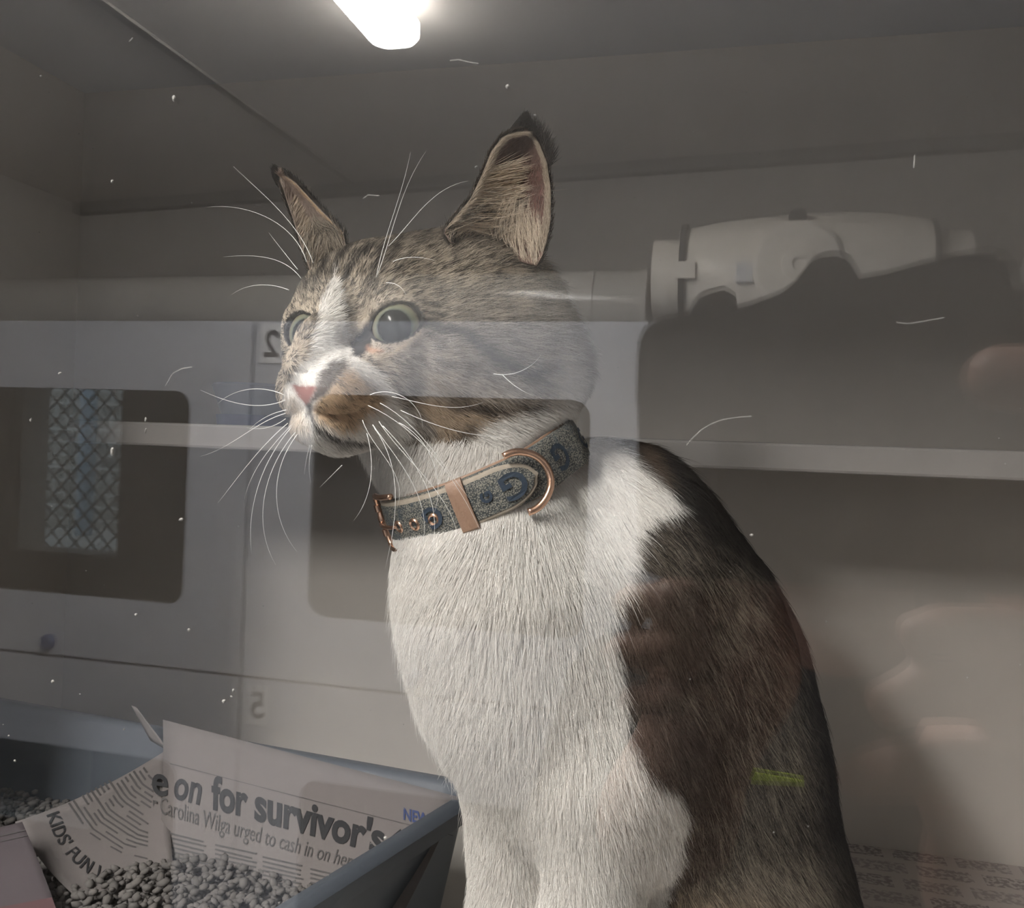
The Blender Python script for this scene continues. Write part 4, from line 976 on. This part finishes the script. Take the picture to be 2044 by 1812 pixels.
L = np.where(nearc, np.minimum(L, np.maximum(np.abs(hgt)-HW, 0)*np.where(hgt > 0, .75, 2.5)+.0022), L)
bare = (rdl < .0445) & (np.abs(hgt) < HW-.001)
lift = np.where(part == 0, .26+.30*np.clip((-hp[:, 1]-2)/3, 0, 1), .29)*(.7+.6*rng.random(n))
tt = np.linspace(0, 1, 5)
pts = p[:, None]+L[:, None, None]*(tt[None, :, None]*T[:, None]*.93+(lift[:, None]*(tt-.42*tt**2))[..., None]*nn[:, None])
sagv = np.where(part == 1, .10, .03)*L
pts[..., 2] -= sagv[:, None]*tt[None]**2
rad = np.where(part == 0, .000088, .000075)[:, None]*np.array([1, .95, .8, .5, .12])[None]*(.8+.4*rng.random(n))[:, None]
p, nn, part, pts, rad = (x[~bare] for x in (p, nn, part, pts, rad)); n = len(p)
col = coat(p, part, nn, 3.5)
col *= (1+.30*(rng.random((n, 1))-.5))
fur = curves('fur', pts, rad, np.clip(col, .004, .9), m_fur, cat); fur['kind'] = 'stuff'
NFUR = n

# --- ear hair: pale tufts from the front edge across the opening, short velvet, dark backs and tip tufts
def earhair(e, k):
    G, N = e[2], e[3]; nt, ns = G.shape[0]-1, G.shape[1]-1
    gt = np.gradient(G, axis=0); gs = np.gradient(G, axis=1)
    out = []
    def put(nh, trange, srange, dirf, Lr, colf, lift, r, back=False, pw=1.0, dk=0.0):
        t_ = trange[0]+(trange[1]-trange[0])*rng.random(nh)**pw; s_ = srange[0]+(srange[1]-srange[0])*rng.random(nh)
        i = np.clip((t_*nt).astype(int), 0, nt-1); j = np.clip((s_*ns).astype(int), 0, ns-1); a, b = (t_*nt-i)[:, None], (s_*ns-j)[:, None]
        L4 = lambda A: A[i, j]*(1-a)*(1-b)+A[i+1, j]*a*(1-b)+A[i, j+1]*(1-a)*b+A[i+1, j+1]*a*b
        p, n_, us, ut = L4(G), L4(N), L4(gs), L4(gt)
        us /= np.linalg.norm(us, axis=1)[:, None]+1e-9; ut /= np.linalg.norm(ut, axis=1)[:, None]+1e-9
        if back: p = p-n_*.0015; n_ = -n_
        d = us*dirf[0]+ut*dirf[1]+n_*lift+rng.standard_normal((nh, 3))*.14; d /= np.linalg.norm(d, axis=1)[:, None]
        L = (Lr[0]+(Lr[1]-Lr[0])*rng.random(nh))
        tt = np.linspace(0, 1, 5); bend = us*.35-n_*.25 if not back else ut*.3
        pts = p[:, None]+L[:, None, None]*(tt[None, :, None]*d[:, None]+.5*(tt**2)[None, :, None]*bend[:, None])
        c = np.asarray(colf)*(1+.5*(rng.random((nh, 1))-.5)); c = np.where((rng.random(nh) < dk)[:, None], DARK*1.1, c)
        out.append((pts, np.full((nh, 1), r)*np.array([[1, .95, .8, .55, .15]]), c))
    def spike(nh, tip, dep, spread):                             # hairs of the tip drawn together into a point
        t_ = 1-.07*rng.random(nh); s_ = .1+.8*rng.random(nh); i = np.clip((t_*nt).astype(int), 0, nt); j = np.clip((s_*ns).astype(int), 0, ns)
        p = G[i, j]-N[i, j]*.0016+rng.standard_normal((nh, 3))*.0006; e = P(tip[0], tip[1], dep)+rng.standard_normal((nh, 3))*.0007
        f = (.55+.45*rng.random(nh))[:, None]; tt = np.linspace(0, 1, 5)
        pts = p[:, None]+(tt[None, :, None]*f[:, None])*(e-p)[:, None]+(np.sin(np.pi*tt)*.0006)[None, :, None]*(-N[i, j])[:, None]
        out.append((pts, np.full((nh, 1), .00016)*np.array([[1, .95, .8, .55, .15]]), BLACK*(1+.4*rng.random((nh, 1)))))
    if k == 2:
        put(620, (.02, .62), (.0, .20), (.80, .42), (.013, .028), CREAM*1.15, .6, .00011)
        put(420, (.02, .50), (.12, .42), (.75, .35), (.010, .024), CREAM*1.2, .5, .00010)
        put(1500, (.0, .30), (.0, .5), (.45, .85), (.008, .016), TAN*1.2, .55, .0001, dk=.45)
        put(600, (.0, .24), (.4, 1.), (-.3, .8), (.008, .018), CREAM*.9, .6, .00009)
        put(2600, (.1, 1), (.0, .07), (-.1, 1), (.002, .005), CREAM*.8, .5, .00007)
        put(2600, (.1, 1), (.93, 1), (.1, 1), (.0015, .004), CREAM*.7, .5, .00007)
        put(9000, (.05, 1), (.02, .98), (.25, .9), (.0015, .0035), np.array([.24, .155, .13]), .35, .00006)
        put(9000, (.0, 1), (.0, 1), (0, 1), (.002, .004), BROWN*.6, .2, .00009, True)
        put(700, (.90, 1), (.1, 1.), (.05, 1), (.003, .006), BLACK, .1, .00012, True); spike(1700, (1052, 226), .378, .0115)
        put(600, (.70, .97), (.88, 1), (.5, 1), (.004, .009), BLACK*1.6, .5, .0001, True)
    else:
        put(900, (.02, .7), (.0, .25), (.75, .5), (.006, .015), CREAM*.9, .45, .00008)
        put(800, (.0, .3), (.0, 1), (.2, .9), (.006, .012), TAN*1.2, .5, .00009, dk=.3)
        put(4000, (.05, 1), (.02, .98), (.3, .9), (.002, .005), np.array([.42, .33, .28]), .4, .00007)
        put(900, (.1, 1), (.92, 1), (.2, 1), (.0015, .003), ORANGE*1.1, .5, .00007)
        put(1400, (.1, 1), (.80, 1), (.35, 1), (.002, .0035), BLACK*2, .35, .0001, True)
        put(300, (.92, 1), (0, 1), (-.15, 1), (.002, .004), BLACK, .2, .0001, True); spike(800, (545, 333), .402, .006)
        put(3000, (0, 1), (0, 1), (0, 1), (.002, .0035), BROWN*.6, .2, .00009, True)
    return [np.concatenate(x) for x in zip(*out)]
for k, e in ((2, near_ear), (3, far_ear)):
    a, b, c = earhair(e, k); o = curves('ear_tuft', a, b, np.clip(c, .004, .9), m_fur, cat); o['kind'] = 'stuff'

# --- whiskers
m_wh = mat('whisker', (.90, .89, .87), .35, noise=.03)
def spline(pts, n=18):
    pts = np.array(pts, float); k = len(pts); L = np.r_[0, np.cumsum(np.linalg.norm(np.diff(pts[:, :2], axis=0), axis=1))]; L /= L[-1]
    tt = np.linspace(0, 1, n); deg = min(k-1, 3); return np.stack([np.polyval(np.polyfit(L, pts[:, i], deg), tt) for i in range(pts.shape[1])], 1)
def whisker(pts, d0, d1, r=.00021):
    s_ = spline(pts); n = len(s_); V = [P(x, y, d0+(d1-d0)*i/(n-1)) for i, (x, y) in enumerate(s_)]
    MB().tube(V, [r*(1-.82*(i/(n-1))**1.2) for i in range(n)], 5).build('whisker', m_wh, cat, True)
for l in ([(385, 1335), (240, 1305), (150, 1325), (80, 1370)], [(385, 1355), (250, 1380), (130, 1360), (0, 1310)], [(385, 1415), (230, 1490), (100, 1570), (0, 1610)], [(390, 1400), (300, 1430), (220, 1490)], [(385, 1440), (300, 1480), (210, 1480)],
          [(395, 1460), (290, 1560), (180, 1690), (80, 1820)], [(410, 1480), (330, 1590), (270, 1720), (230, 1890), (232, 2050)], [(430, 1500), (350, 1620), (290, 1780), (290, 1960), (340, 2100)], [(438, 1510), (370, 1640), (340, 1790), (375, 1930), (435, 2040)], [(410, 1470), (320, 1570), (240, 1690), (200, 1800)],
          [(495, 1560), (480, 1620), (470, 1690)], [(505, 1560), (492, 1640), (500, 1730)], [(640, 1650), (590, 1700), (540, 1750)]):
    whisker(Z(l), .335, .350, .00015)
for l in ([(480, 730), (420, 620), (280, 520), (35, 483)], [(510, 735), (440, 600), (330, 470), (150, 300)], [(455, 805), (360, 730), (250, 705), (105, 708)], [(400, 858), (300, 835), (220, 842), (140, 880)], [(440, 765), (380, 690), (310, 600)]):
    whisker(Z(l), .352, .365, .00015)
for l in ([(795, 800), (840, 620), (900, 430), (950, 235)], [(800, 790), (850, 640), (930, 400), (1020, 230)], [(850, 660), (940, 560), (1080, 420), (1210, 365)], [(870, 730), (930, 712), (1000, 712), (1060, 725)], [(840, 825), (890, 835), (930, 880)]):
    whisker(Z(l), .343, .338, .00015)
Y2 = lambda l: [(700+.2935*x, 750+.2935*y) for x, y in l]
for l in ([(115, 205), (300, 290), (560, 560), (760, 800), (905, 1115)], [(200, 185), (420, 350), (600, 560), (720, 720), (830, 860)], [(190, 310), (330, 480), (470, 660), (640, 860), (740, 1160)], [(150, 330), (280, 520), (440, 750), (490, 960), (485, 1180)],
          [(160, 350), (260, 560), (310, 760), (290, 1000), (235, 1310)], [(110, 390), (140, 560), (110, 820), (20, 985)], [(330, 320), (480, 440), (590, 700), (570, 925)], [(220, 340), (400, 560), (560, 850), (560, 1050), (535, 1245)], [(130, 130), (320, 125), (430, 200), (490, 355)],
          [(280, 140), (500, 190), (700, 215), (900, 180)], [(340, 235), (600, 340), (850, 400), (1180, 400)], [(80, 300), (180, 480), (330, 760), (320, 880)], [(1030, -10), (1120, 70), (1240, 135)]):
    whisker(Y2(l), .326, .324, .00015)
whisker([(985, 746), (1030, 744), (1065, 725), (1080, 708)], .345, .343, .00015)

# --- collar
def cpt(phi, w_, out=0.0):
    """phi degrees round the neck (0 right, 90 nearest the glass, 180 left), w_ across the strap, out away from the neck"""
    rad_ = lambda f: float(np.interp(f % 360, np.arange(0, 365, 5), np.r_[RAD, RAD[:1]]))
    pt = lambda f: (e1*math.cos(math.radians(f))+cmv*math.sin(math.radians(f)))*rad_(f)
    tg = pt(phi+4)-pt(phi-4); nr = np.cross(tg, cn); nr /= np.linalg.norm(nr); nr *= np.sign(nr@pt(phi))
    return cc_+pt(phi)+cn*w_+nr*(out-w_*.10)
ARC = .044*math.pi/180                                            # metres per degree
def strap(name, f0, f1, hw, o0, o1, m, parent, taper=None, n=None, edge=.0006, closed=False):
    n = n or max(6, int(abs(f1-f0)/3)); mb = MB(); rings = []
    for i in range(n if closed else n+1):
        f = f0+(f1-f0)*i/n; k = 1.0 if taper is None else taper(i/n)
        h = hw*k
        rings.append([cpt(f, w_, o) for w_, o in ((-h, o0), (-h, o1-edge), (-h+edge, o1), (-h*.5, o1+.0002), (0, o1+.0003), (h*.5, o1+.0002), (h-edge, o1), (h, o1-edge), (h, o0))])
    m_ = len(rings[0]); V = [q for r in rings for q in r]; N = len(rings)
    Fs = [(i*m_+k, i*m_+(k+1) % m_, ((i+1) % N)*m_+(k+1) % m_, ((i+1) % N)*m_+k) for i in range(N if closed else N-1) for k in range(m_)]
    if not closed: Fs += [tuple(range(m_)), tuple((N-1)*m_+k for k in range(m_))[::-1]]
    mb.add(V, Fs); return mb.build(name, m, parent, True, 40)
m_str = bpy.data.materials.new('woven_canvas'); m_str.use_nodes = True; t = NT(m_str)
tc = t.add('ShaderNodeTexCoord'); mp = t.add('ShaderNodeMapping'); mp.inputs['Rotation'].default_value = (.3, .2, math.radians(24))
ch = t.add('ShaderNodeTexVoronoi', i_Scale=1700.0); nz = t.add('ShaderNodeTexNoise', i_Scale=140.0)
rp = t.add('ShaderNodeValToRGB'); rp.color_ramp.elements[0].position = .25; rp.color_ramp.elements[0].color = (.30, .285, .24, 1); rp.color_ramp.elements[1].position = .62; rp.color_ramp.elements[1].color = (.050, .056, .058, 1)
mx = t.add('ShaderNodeMix', data_type='RGBA'); mx.inputs[7].default_value = (.05, .07, .09, 1)
r2 = t.add('ShaderNodeValToRGB'); r2.color_ramp.elements[0].position = .56; r2.color_ramp.elements[0].color = (0, 0, 0, 1); r2.color_ramp.elements[1].position = .66; r2.color_ramp.elements[1].color = (.55, .55, .55, 1)
t.link(tc.outputs['Object'], mp.inputs[0]); t.link(mp.outputs[0], ch.inputs['Vector']); t.link(tc.outputs['Object'], nz.inputs['Vector']); t.link(ch.outputs[0], rp.inputs[0]); t.link(nz.outputs[0], r2.inputs[0]); t.link(r2.outputs[0], mx.inputs[0]); t.link(rp.outputs[0], mx.inputs[6]); t.link(mx.outputs[2], t.b.inputs['Base Color']); t.b.inputs['Roughness'].default_value = .8
bp = t.add('ShaderNodeBump', i_Strength=.5, i_Distance=.0004); t.link(ch.outputs[0], bp.inputs['Height']); bp.invert = True; t.link(bp.outputs[0], t.b.inputs['Normal'])
m_tanl = mat('tan_leather', (.30, .185, .125), .5, noise=.12, nscale=200, bump=.2)
m_gold = mat('rose_gold', (.78, .50, .36), .22, .95, noise=.05)
m_navy = mat('navy_print', (.025, .04, .065), .8, noise=.25, nscale=700)
m_edge = mat('edge_binding', (.36, .31, .25), .7, noise=.15, nscale=500)
st0 = strap('strap', 0, 360, HW, -.0012, .0012, m_str, col_o, n=120, closed=True)
strap('lining', 0, 360, HW+.0007, -.0020, -.0011, m_tanl, col_o, n=120, closed=True, edge=.0002)
tip = lambda x: 1.0 if x < .80 else math.sqrt(max(.003, 1-((x-.80)/.20)**2))
st1 = strap('strap_end', 171, 67, HW*.96, .0014, .0036, m_edge, col_o, tip, 60)
strap('canvas_face', 170, 69, HW*.80, .0032, .0040, m_str, st1, lambda x: 1.0 if x < .82 else math.sqrt(max(.003, 1-((x-.82)/.18)**2)), 60, .0002)
kp = strap('keeper_loop', 103.5, 112, HW+.0012, .0020, .0050, m_tanl, col_o, None, 6, .0012)
def gmark(phi, size, out, parent, rot):
    V2, F2 = text_mesh('G', size, .0003); c2 = (V2.min(0)+V2.max(0))/2; V2 = V2-c2; cr_, sr_ = math.cos(rot), math.sin(rot)
    Vp = [cpt(phi-(x*cr_-y*sr_)/ARC*-1*-1, x*sr_+y*cr_, out) for x, y in V2]
    return MB().add(Vp, F2).build('monogram', m_navy, parent)
gmark(80, .0145, .0048, st1, math.radians(185)); gmark(46, .0150, .0021, st0, math.radians(185)); gmark(20, .0125, .0021, st0, math.radians(5)); gmark(124, .0115, .0048, st1, math.radians(200)); gmark(95, .006, .0047, st1, math.radians(90))
for f in (124.5, 137.5, 151):
    nr = cpt(f, -.0012, .0048)-cpt(f, -.0012, .0038); mb = MB()
    mb.lathe([(0, .0028), (.0007, .0026), (.0010, .0021), (.0006, .0014), (.0, .0013)], cpt(f, -.0012, .0039), nr, 24)
    ey = mb.build('eyelet', m_gold, st1, True, 50)
    MB().lathe([(0, .00135), (.0003, .0013)], cpt(f, -.0012, .0040), nr, 16).build('hole', m_dark, ey)
# buckle: rectangular frame, prong; the strap runs through it
bo = .0035
loop_ = [(176, -HW-.0022, .0065), (172, -HW-.0030, .0065), (160, -HW-.0030, .0060), (153, -HW-.0030, .0030)]
corner = [cpt(f, w_, o) for f, w_, o in ((150, HW+.0022, .0036), (157, HW+.0024, .0042), (164, HW+.0024, .0046), (171, HW+.0024, .0046), (178, HW+.0022, .0046), (180.5, HW*.7, .0046), (180.5, 0, .0046), (180.5, -HW*.7, .0046), (178, -HW-.0022, .0046), (171, -HW-.0024, .0046), (164, -HW-.0024, .0046), (157, -HW-.0024, .0042))]
pp = np.array(corner); tt = np.linspace(0, len(pp)-1, 60); pc = np.stack([np.interp(tt, np.arange(len(pp)), pp[:, i]) for i in range(3)], 1)
for _ in range(4): pc[1:-1] = .5*pc[1:-1]+.25*(pc[:-2]+pc[2:])
bkl = MB().tube(pc, .00125, 10).build('buckle_frame', m_gold, col_o, True)
MB().tube([cpt(180.6, w_, .0046) for w_ in (-HW*.75, -HW*.45, -HW*.4, -HW*.1, HW*.1, HW*.4, HW*.45, HW*.75)], [.0020, .0020, .0014, .0020, .0020, .0014, .0020, .0020], 10).build('roller', m_gold, bkl, True, 40)
MB().tube([cpt(f, -.0012, o) for f, o in ((153, .0040), (158, .0048), (165, .0054), (172, .0058), (178, .0060), (181, .0058))], [.0007, .0008, .0009, .0009, .0009, .0009], 8).build('prong', m_gold, bkl, True)
MB().tube([cpt(151, w_, .0025) for w_ in (-HW*.9, 0, HW*.9)], .0010, 8).build('bar', m_gold, bkl, True)
# D ring round the strap end
dr = []
for k in range(33):
    a = math.radians(-100+200*k/32); dr.append(cpt(77-math.cos(a)*13.5, math.sin(a)*.0118, .0050+.001*math.cos(a)))
MB().tube(dr+[], .0015, 10).build('ring', m_gold, col_o, True)

#@@PERSON
# ------------------------------------------------------------------ phone held up to the glass, and the person holding it (seen only as a mirror image)
m_phone = mat('phone_case_black', (.022, .022, .024), .5, noise=.1, nscale=200)
ph0 = C0-F*.0065
phone = empty('mobile_phone', ph0+R2*.048, label='black mobile phone held sideways up to the cage glass, seen mirrored', cat='phone')
BAS = Matrix(((R2[0], F[0], U2[0], 0), (R2[1], F[1], U2[1], 0), (R2[2], F[2], U2[2], 0), (0, 0, 0, 1)))
T0 = Matrix.Translation(Vector(C0))@BAS
OUT = [(1258, 700), (1262, 670), (1272, 648), (1290, 633), (1320, 625), (1368, 621), (1378, 602), (1390, 587), (1410, 580), (1440, 575), (1450, 581), (1453, 600), (1456, 617), (1500, 609), (1555, 592), (1580, 575), (1596, 553), (1610, 537), (1630, 529), (1658, 530), (1677, 541), (1688, 562), (1698, 578), (1750, 573), (1800, 562), (1860, 553), (1905, 550), (1928, 560), (1944, 580), (1951, 620), (2000, 626), (2040, 640), (2100, 648), (2150, 655), (2185, 670), (2200, 700), (2200, 1110), (2186, 1140), (2150, 1152), (1300, 1160), (1272, 1150), (1260, 1125), (1260, 805), (1256, 800)]
KP = .0001455
def slab(pts, d0, d1, bev):
    bm = bmesh.new(); vs = [bm.verts.new(((x-1478)*KP, d0, (925-y)*KP)) for x, y in pts]; f = bm.faces.new(vs)
    e = bmesh.ops.extrude_face_region(bm, geom=[f]); bmesh.ops.translate(bm, vec=(0, d1-d0, 0), verts=[v for v in e['geom'] if isinstance(v, bmesh.types.BMVert)])
    bmesh.ops.recalc_face_normals(bm, faces=bm.faces[:])
    if bev: bmesh.ops.bevel(bm, geom=[e_ for e_ in bm.edges if abs(e_.verts[0].co.y-e_.verts[1].co.y) < 1e-6], offset=bev, segments=2, affect='EDGES')
    bm.transform(T0); m_ = MB(); return m_.merge(bm)
slab(OUT, -.0120, -.0022, .0008).build('phone_case', m_phone, phone, True, 40)
MB().box((-.007, -.0023, -.0135), (.007, -.0014, .0135), .0004, 2, T0).build('camera_bump', mat('black_glass', (.01, .01, .012), .1, noise=.1), phone, True, 40)
MB().box((-.0290, -.0124, -.0310), (.100, -.0119, .0360), .0002, 1, T0).build('screen', mat('screen_glass', (.02, .02, .022), .1, noise=.05), phone)
m_skin = mat('skin', (.34, .20, .155), .5, noise=.08, nscale=60, bump=.1)
m_jump = mat('dark_jumper', (.035, .035, .038), .9, noise=.25, nscale=120, bump=.3)
m_trou = mat('dark_trousers', (.03, .033, .045), .9, noise=.2, nscale=100)
m_hair = mat('dark_brown_hair', (.028, .020, .015), .55, noise=.4, nscale=160, bump=.5)
hc = M(1690, 905, .62)
pb = np.array([hc[0], hc[1]-.06, 0])
person = empty('person', pb, label='person in a dark jumper holding up a black phone, seen mirrored in the glass', cat='person')
def seg(f, pts, rs, k=.012):
    for (a, ra), (b, rb) in zip(zip(pts[:-1], rs[:-1]), zip(pts[1:], rs[1:])): f.cap(a, ra, b, rb, k)
fb = Field((hc[0]-.30, hc[1]-.28, 1.02), (hc[0]+.37, -.084, hc[2]+.13), .0034)
sh = hc[2]-.205; hip = .86; cx, cyy = hc[0], hc[1]-.075
I3 = np.eye(3)
fb.ell(hc, (.074, .092, .112), I3, .01); fb.ell(hc+np.array([0, .035, -.06]), (.056, .058, .052), I3, .03)
fb.cap(hc+np.array([0, .088, .01]), .009, hc+np.array([0, .103, -.022]), .013, .012); fb.ball(hc+np.array([.008, .102, -.025]), .008, .006); fb.ball(hc+np.array([-.008, .102, -.025]), .008, .006)
for sx in (-1, 1):
    fb.ball(hc+np.array([sx*.031, .085, .006]), .014, .01, 's'); fb.cap(hc+np.array([sx*.016, .090, .022]), .006, hc+np.array([sx*.048, .078, .024]), .006, .012)
    fb.ell(hc+np.array([sx*.076, -.005, -.008]), (.010, .020, .032), I3, .008)
fb.cap(hc+np.array([-.022, .090, -.055]), .006, hc+np.array([.022, .090, -.055]), .006, .006); fb.cap(hc+np.array([-.024, .097, -.0555]), .0022, hc+np.array([.024, .097, -.0555]), .0022, .004, 's')
fb.cap(hc+np.array([0, -.02, -.09]), .056, (cx, cyy+.01, sh+.01), .060, .03)
fb.ell((cx, cyy, sh-.13), (.165, .095, .21), I3, .05); fb.ell((cx, cyy, sh-.36), (.135, .085, .20), I3, .05); fb.ell((cx, cyy, hip), (.165, .10, .14), I3, .05)
# left hand: index finger up behind the phone, three fingers curled below it
wA = M(1330, 1640, .20); elA = np.array([cx-.235, cyy+.10, sh-.29]); shA = np.array([cx-.165, cyy, sh-.03])
palA = M(1450, 1330, .19)
seg(fb, [shA, elA, wA], [.052, .040, .022], .02)
fb.cap(wA, .021, palA, .022, .015); fb.cap(palA, .021, M(1455, 1230, .18), .018, .015)
for yy, x_t in ((1200, 1250), (1298, 1232), (1398, 1262)):
    seg(fb, [M(1470, yy+10, .182), M(1440, yy, .150), M(1345, yy, .133), M(x_t, yy+8, .145)], [.0074, .0072, .0066, .0058], .001)
seg(fb, [palA, M(1370, 1230, .188), M(1400, 1100, .178), M(1450, 1000, .166)], [.014, .0115, .010, .0085], .006)
# right hand: index and middle finger up behind the phone, the others spread below it
wB = M(2010, 1790, .20); elB = np.array([cx+.235, cyy+.10, sh-.29]); shB = np.array([cx+.165, cyy, sh-.03])
palB = M(2010, 1560, .175)
seg(fb, [shB, elB, wB], [.052, .040, .022], .02)
fb.cap(wB, .022, palB, .024, .015); fb.cap(palB, .023, M(2080, 1400, .175), .020, .012)
seg(fb, [M(2120, 1330, .165), M(2010, 1270, .150), M(1900, 1262, .142), M(1838, 1270, .142)], [.0088, .0084, .0076, .0066], .001)
seg(fb, [M(2090, 1440, .165), M(1960, 1385, .148), M(1850, 1385, .140), M(1775, 1410, .145)], [.0090, .0088, .0082, .0070], .001)
seg(fb, [M(2050, 1600, .165), M(1930, 1540, .148), M(1800, 1545, .142), M(1715, 1560, .15)], [.0092, .0090, .0084, .0072], .001)
seg(fb, [M(2110, 1330, .165), M(2290, 1100, .140), M(2285, 860, .108), M(2130, 762, .0985), M(2000, 748, .1035)], [.0100, .0095, .0090, .0088, .0082], .003)
seg(fb, [palB, M(2080, 1330, .19), M(2060, 1180, .182), M(2000, 1060, .170)], [.015, .012, .0105, .009], .006)
pV, pQ = fb.mesh(); pV = relax(pV, pQ, 2, .4); del fb
fast_mesh('body', pV, pQ, m_skin, person)
for sx in (-1, 1):
    bm = bmesh.new(); bmesh.ops.create_uvsphere(bm, u_segments=18, v_segments=12, radius=.0115)
    for v in bm.verts: v.co += Vector(hc+np.array([sx*.031, .076, .006]))
    me = bpy.data.meshes.new('eye'); bm.to_mesh(me); bm.free(); me.materials.append(mat('eye_white', (.6, .58, .55), .2, noise=.03)); o = bpy.data.objects.new('eye', me); COL.objects.link(o); o.parent = person; o.matrix_parent_inverse = Matrix.Translation(person.location).inverted()
    MB().lathe([(0, .0055), (.0015, .004)], hc+np.array([sx*.031, .0868, .006]), (0, 1, 0), 16).build('iris', mat('brown_iris', (.05, .03, .02), .2, noise=.1), o)
fj = Field((hc[0]-.34, hc[1]-.30, hip-.14), (hc[0]+.38, -.14, sh+.12), .0065)
fj.ell((cx, cyy, sh-.13), (.185, .115, .225), I3, .05); fj.ell((cx, cyy, sh-.36), (.160, .112, .22), I3, .05); fj.ell((cx, cyy, hip+.03), (.185, .122, .12), I3, .04)
fj.cap((cx, cyy+.005, sh-.02), .085, (cx, cyy+.005, sh+.085), .066, .03)
fj.ball(hc+np.array([0, .0, -.02]), .085, .01, 's')
for s_, e_, w_ in ((shA, elA, wA), (shB, elB, wB)): seg(fj, [s_, e_, e_+(w_-e_)*.95], [.068, .052, .032], .03)
jV, jQ = fj.mesh(); jV = relax(jV, jQ, 2, .4); fast_mesh('jumper', jV, jQ, m_jump, person); del fj
fj = Field((cx-.24, cyy-.2, .04), (cx+.26, cyy+.2, hip+.14), .008)
fj.ell((cx, cyy, hip), (.176, .112, .12), I3, .04)
for sx in (-1, 1): seg(fj, [np.array([cx+sx*.085, cyy, hip-.03]), np.array([cx+sx*.09, cyy+.015, .46]), np.array([cx+sx*.095, cyy-.02, .085])], [.094, .068, .056], .03)
jV, jQ = fj.mesh(); fast_mesh('trousers', jV, jQ, m_trou, person)
for sx in (-1, 1):
    fj = Field((cx+sx*.095-.07, cyy-.12, 0), (cx+sx*.095+.09, cyy+.22, .13), .006)
    fj.cap((cx+sx*.095, cyy-.035, .045), .043, (cx+sx*.105, cyy+.125, .038), .036, .03); fj.cap((cx+sx*.095, cyy-.02, .05), .04, (cx+sx*.095, cyy-.02, .10), .045, .02)
    jV, jQ = fj.mesh(); fast_mesh('shoe', jV, jQ, m_phone, person)
fj = Field(hc-np.array([.13, .16, .20]), hc+np.array([.13, .14, .15]), .005)
fj.ell(hc+np.array([0, -.012, .018]), (.092, .098, .118), I3, .01); fj.cap(hc+np.array([0, -.075, .0]), .055, hc+np.array([0, -.085, -.13]), .035, .03)
for sx in (-1, 1): fj.cap(hc+np.array([sx*.075, .0, .03]), .024, hc+np.array([sx*.082, -.01, -.10]), .016, .02)
fj.ell(hc+np.array([0, .082, -.025]), (.066, .075, .085), I3, .01, 's')
jV, jQ = fj.mesh(); fast_mesh('hair', jV, jQ, m_hair, person)
# lime strap across the jumper
a, b = M(1448, 1548, .43), M(1606, 1565, .43)
q = []
for i in range(9):
    t_ = i/8; p = a+(b-a)*t_; hw = .0045*(1-.62*t_); q.append((p+np.array([0, 0, hw]), p-np.array([0, 0, hw])))
V = [x for pr_ in q for x in pr_]+[x-np.array([0, .002, 0]) for pr_ in q for x in pr_]; n = 18
Fs = [(2*i, 2*i+2, 2*i+3, 2*i+1) for i in range(8)]+[(n+2*i, n+2*i+1, n+2*i+3, n+2*i+2) for i in range(8)]+[(2*i, n+2*i, n+2*i+2, 2*i+2) for i in range(8)]+[(2*i+1, 2*i+3, n+2*i+3, n+2*i+1) for i in range(8)]+[(0, 1, n+1, n), (16, n+16, n+17, 17)]
MB().add(V, Fs).build('lanyard', mat('lime_strap', (.62, .85, .04), .7, noise=.1, nscale=400), person)['label'] = 'lime yellow strap'
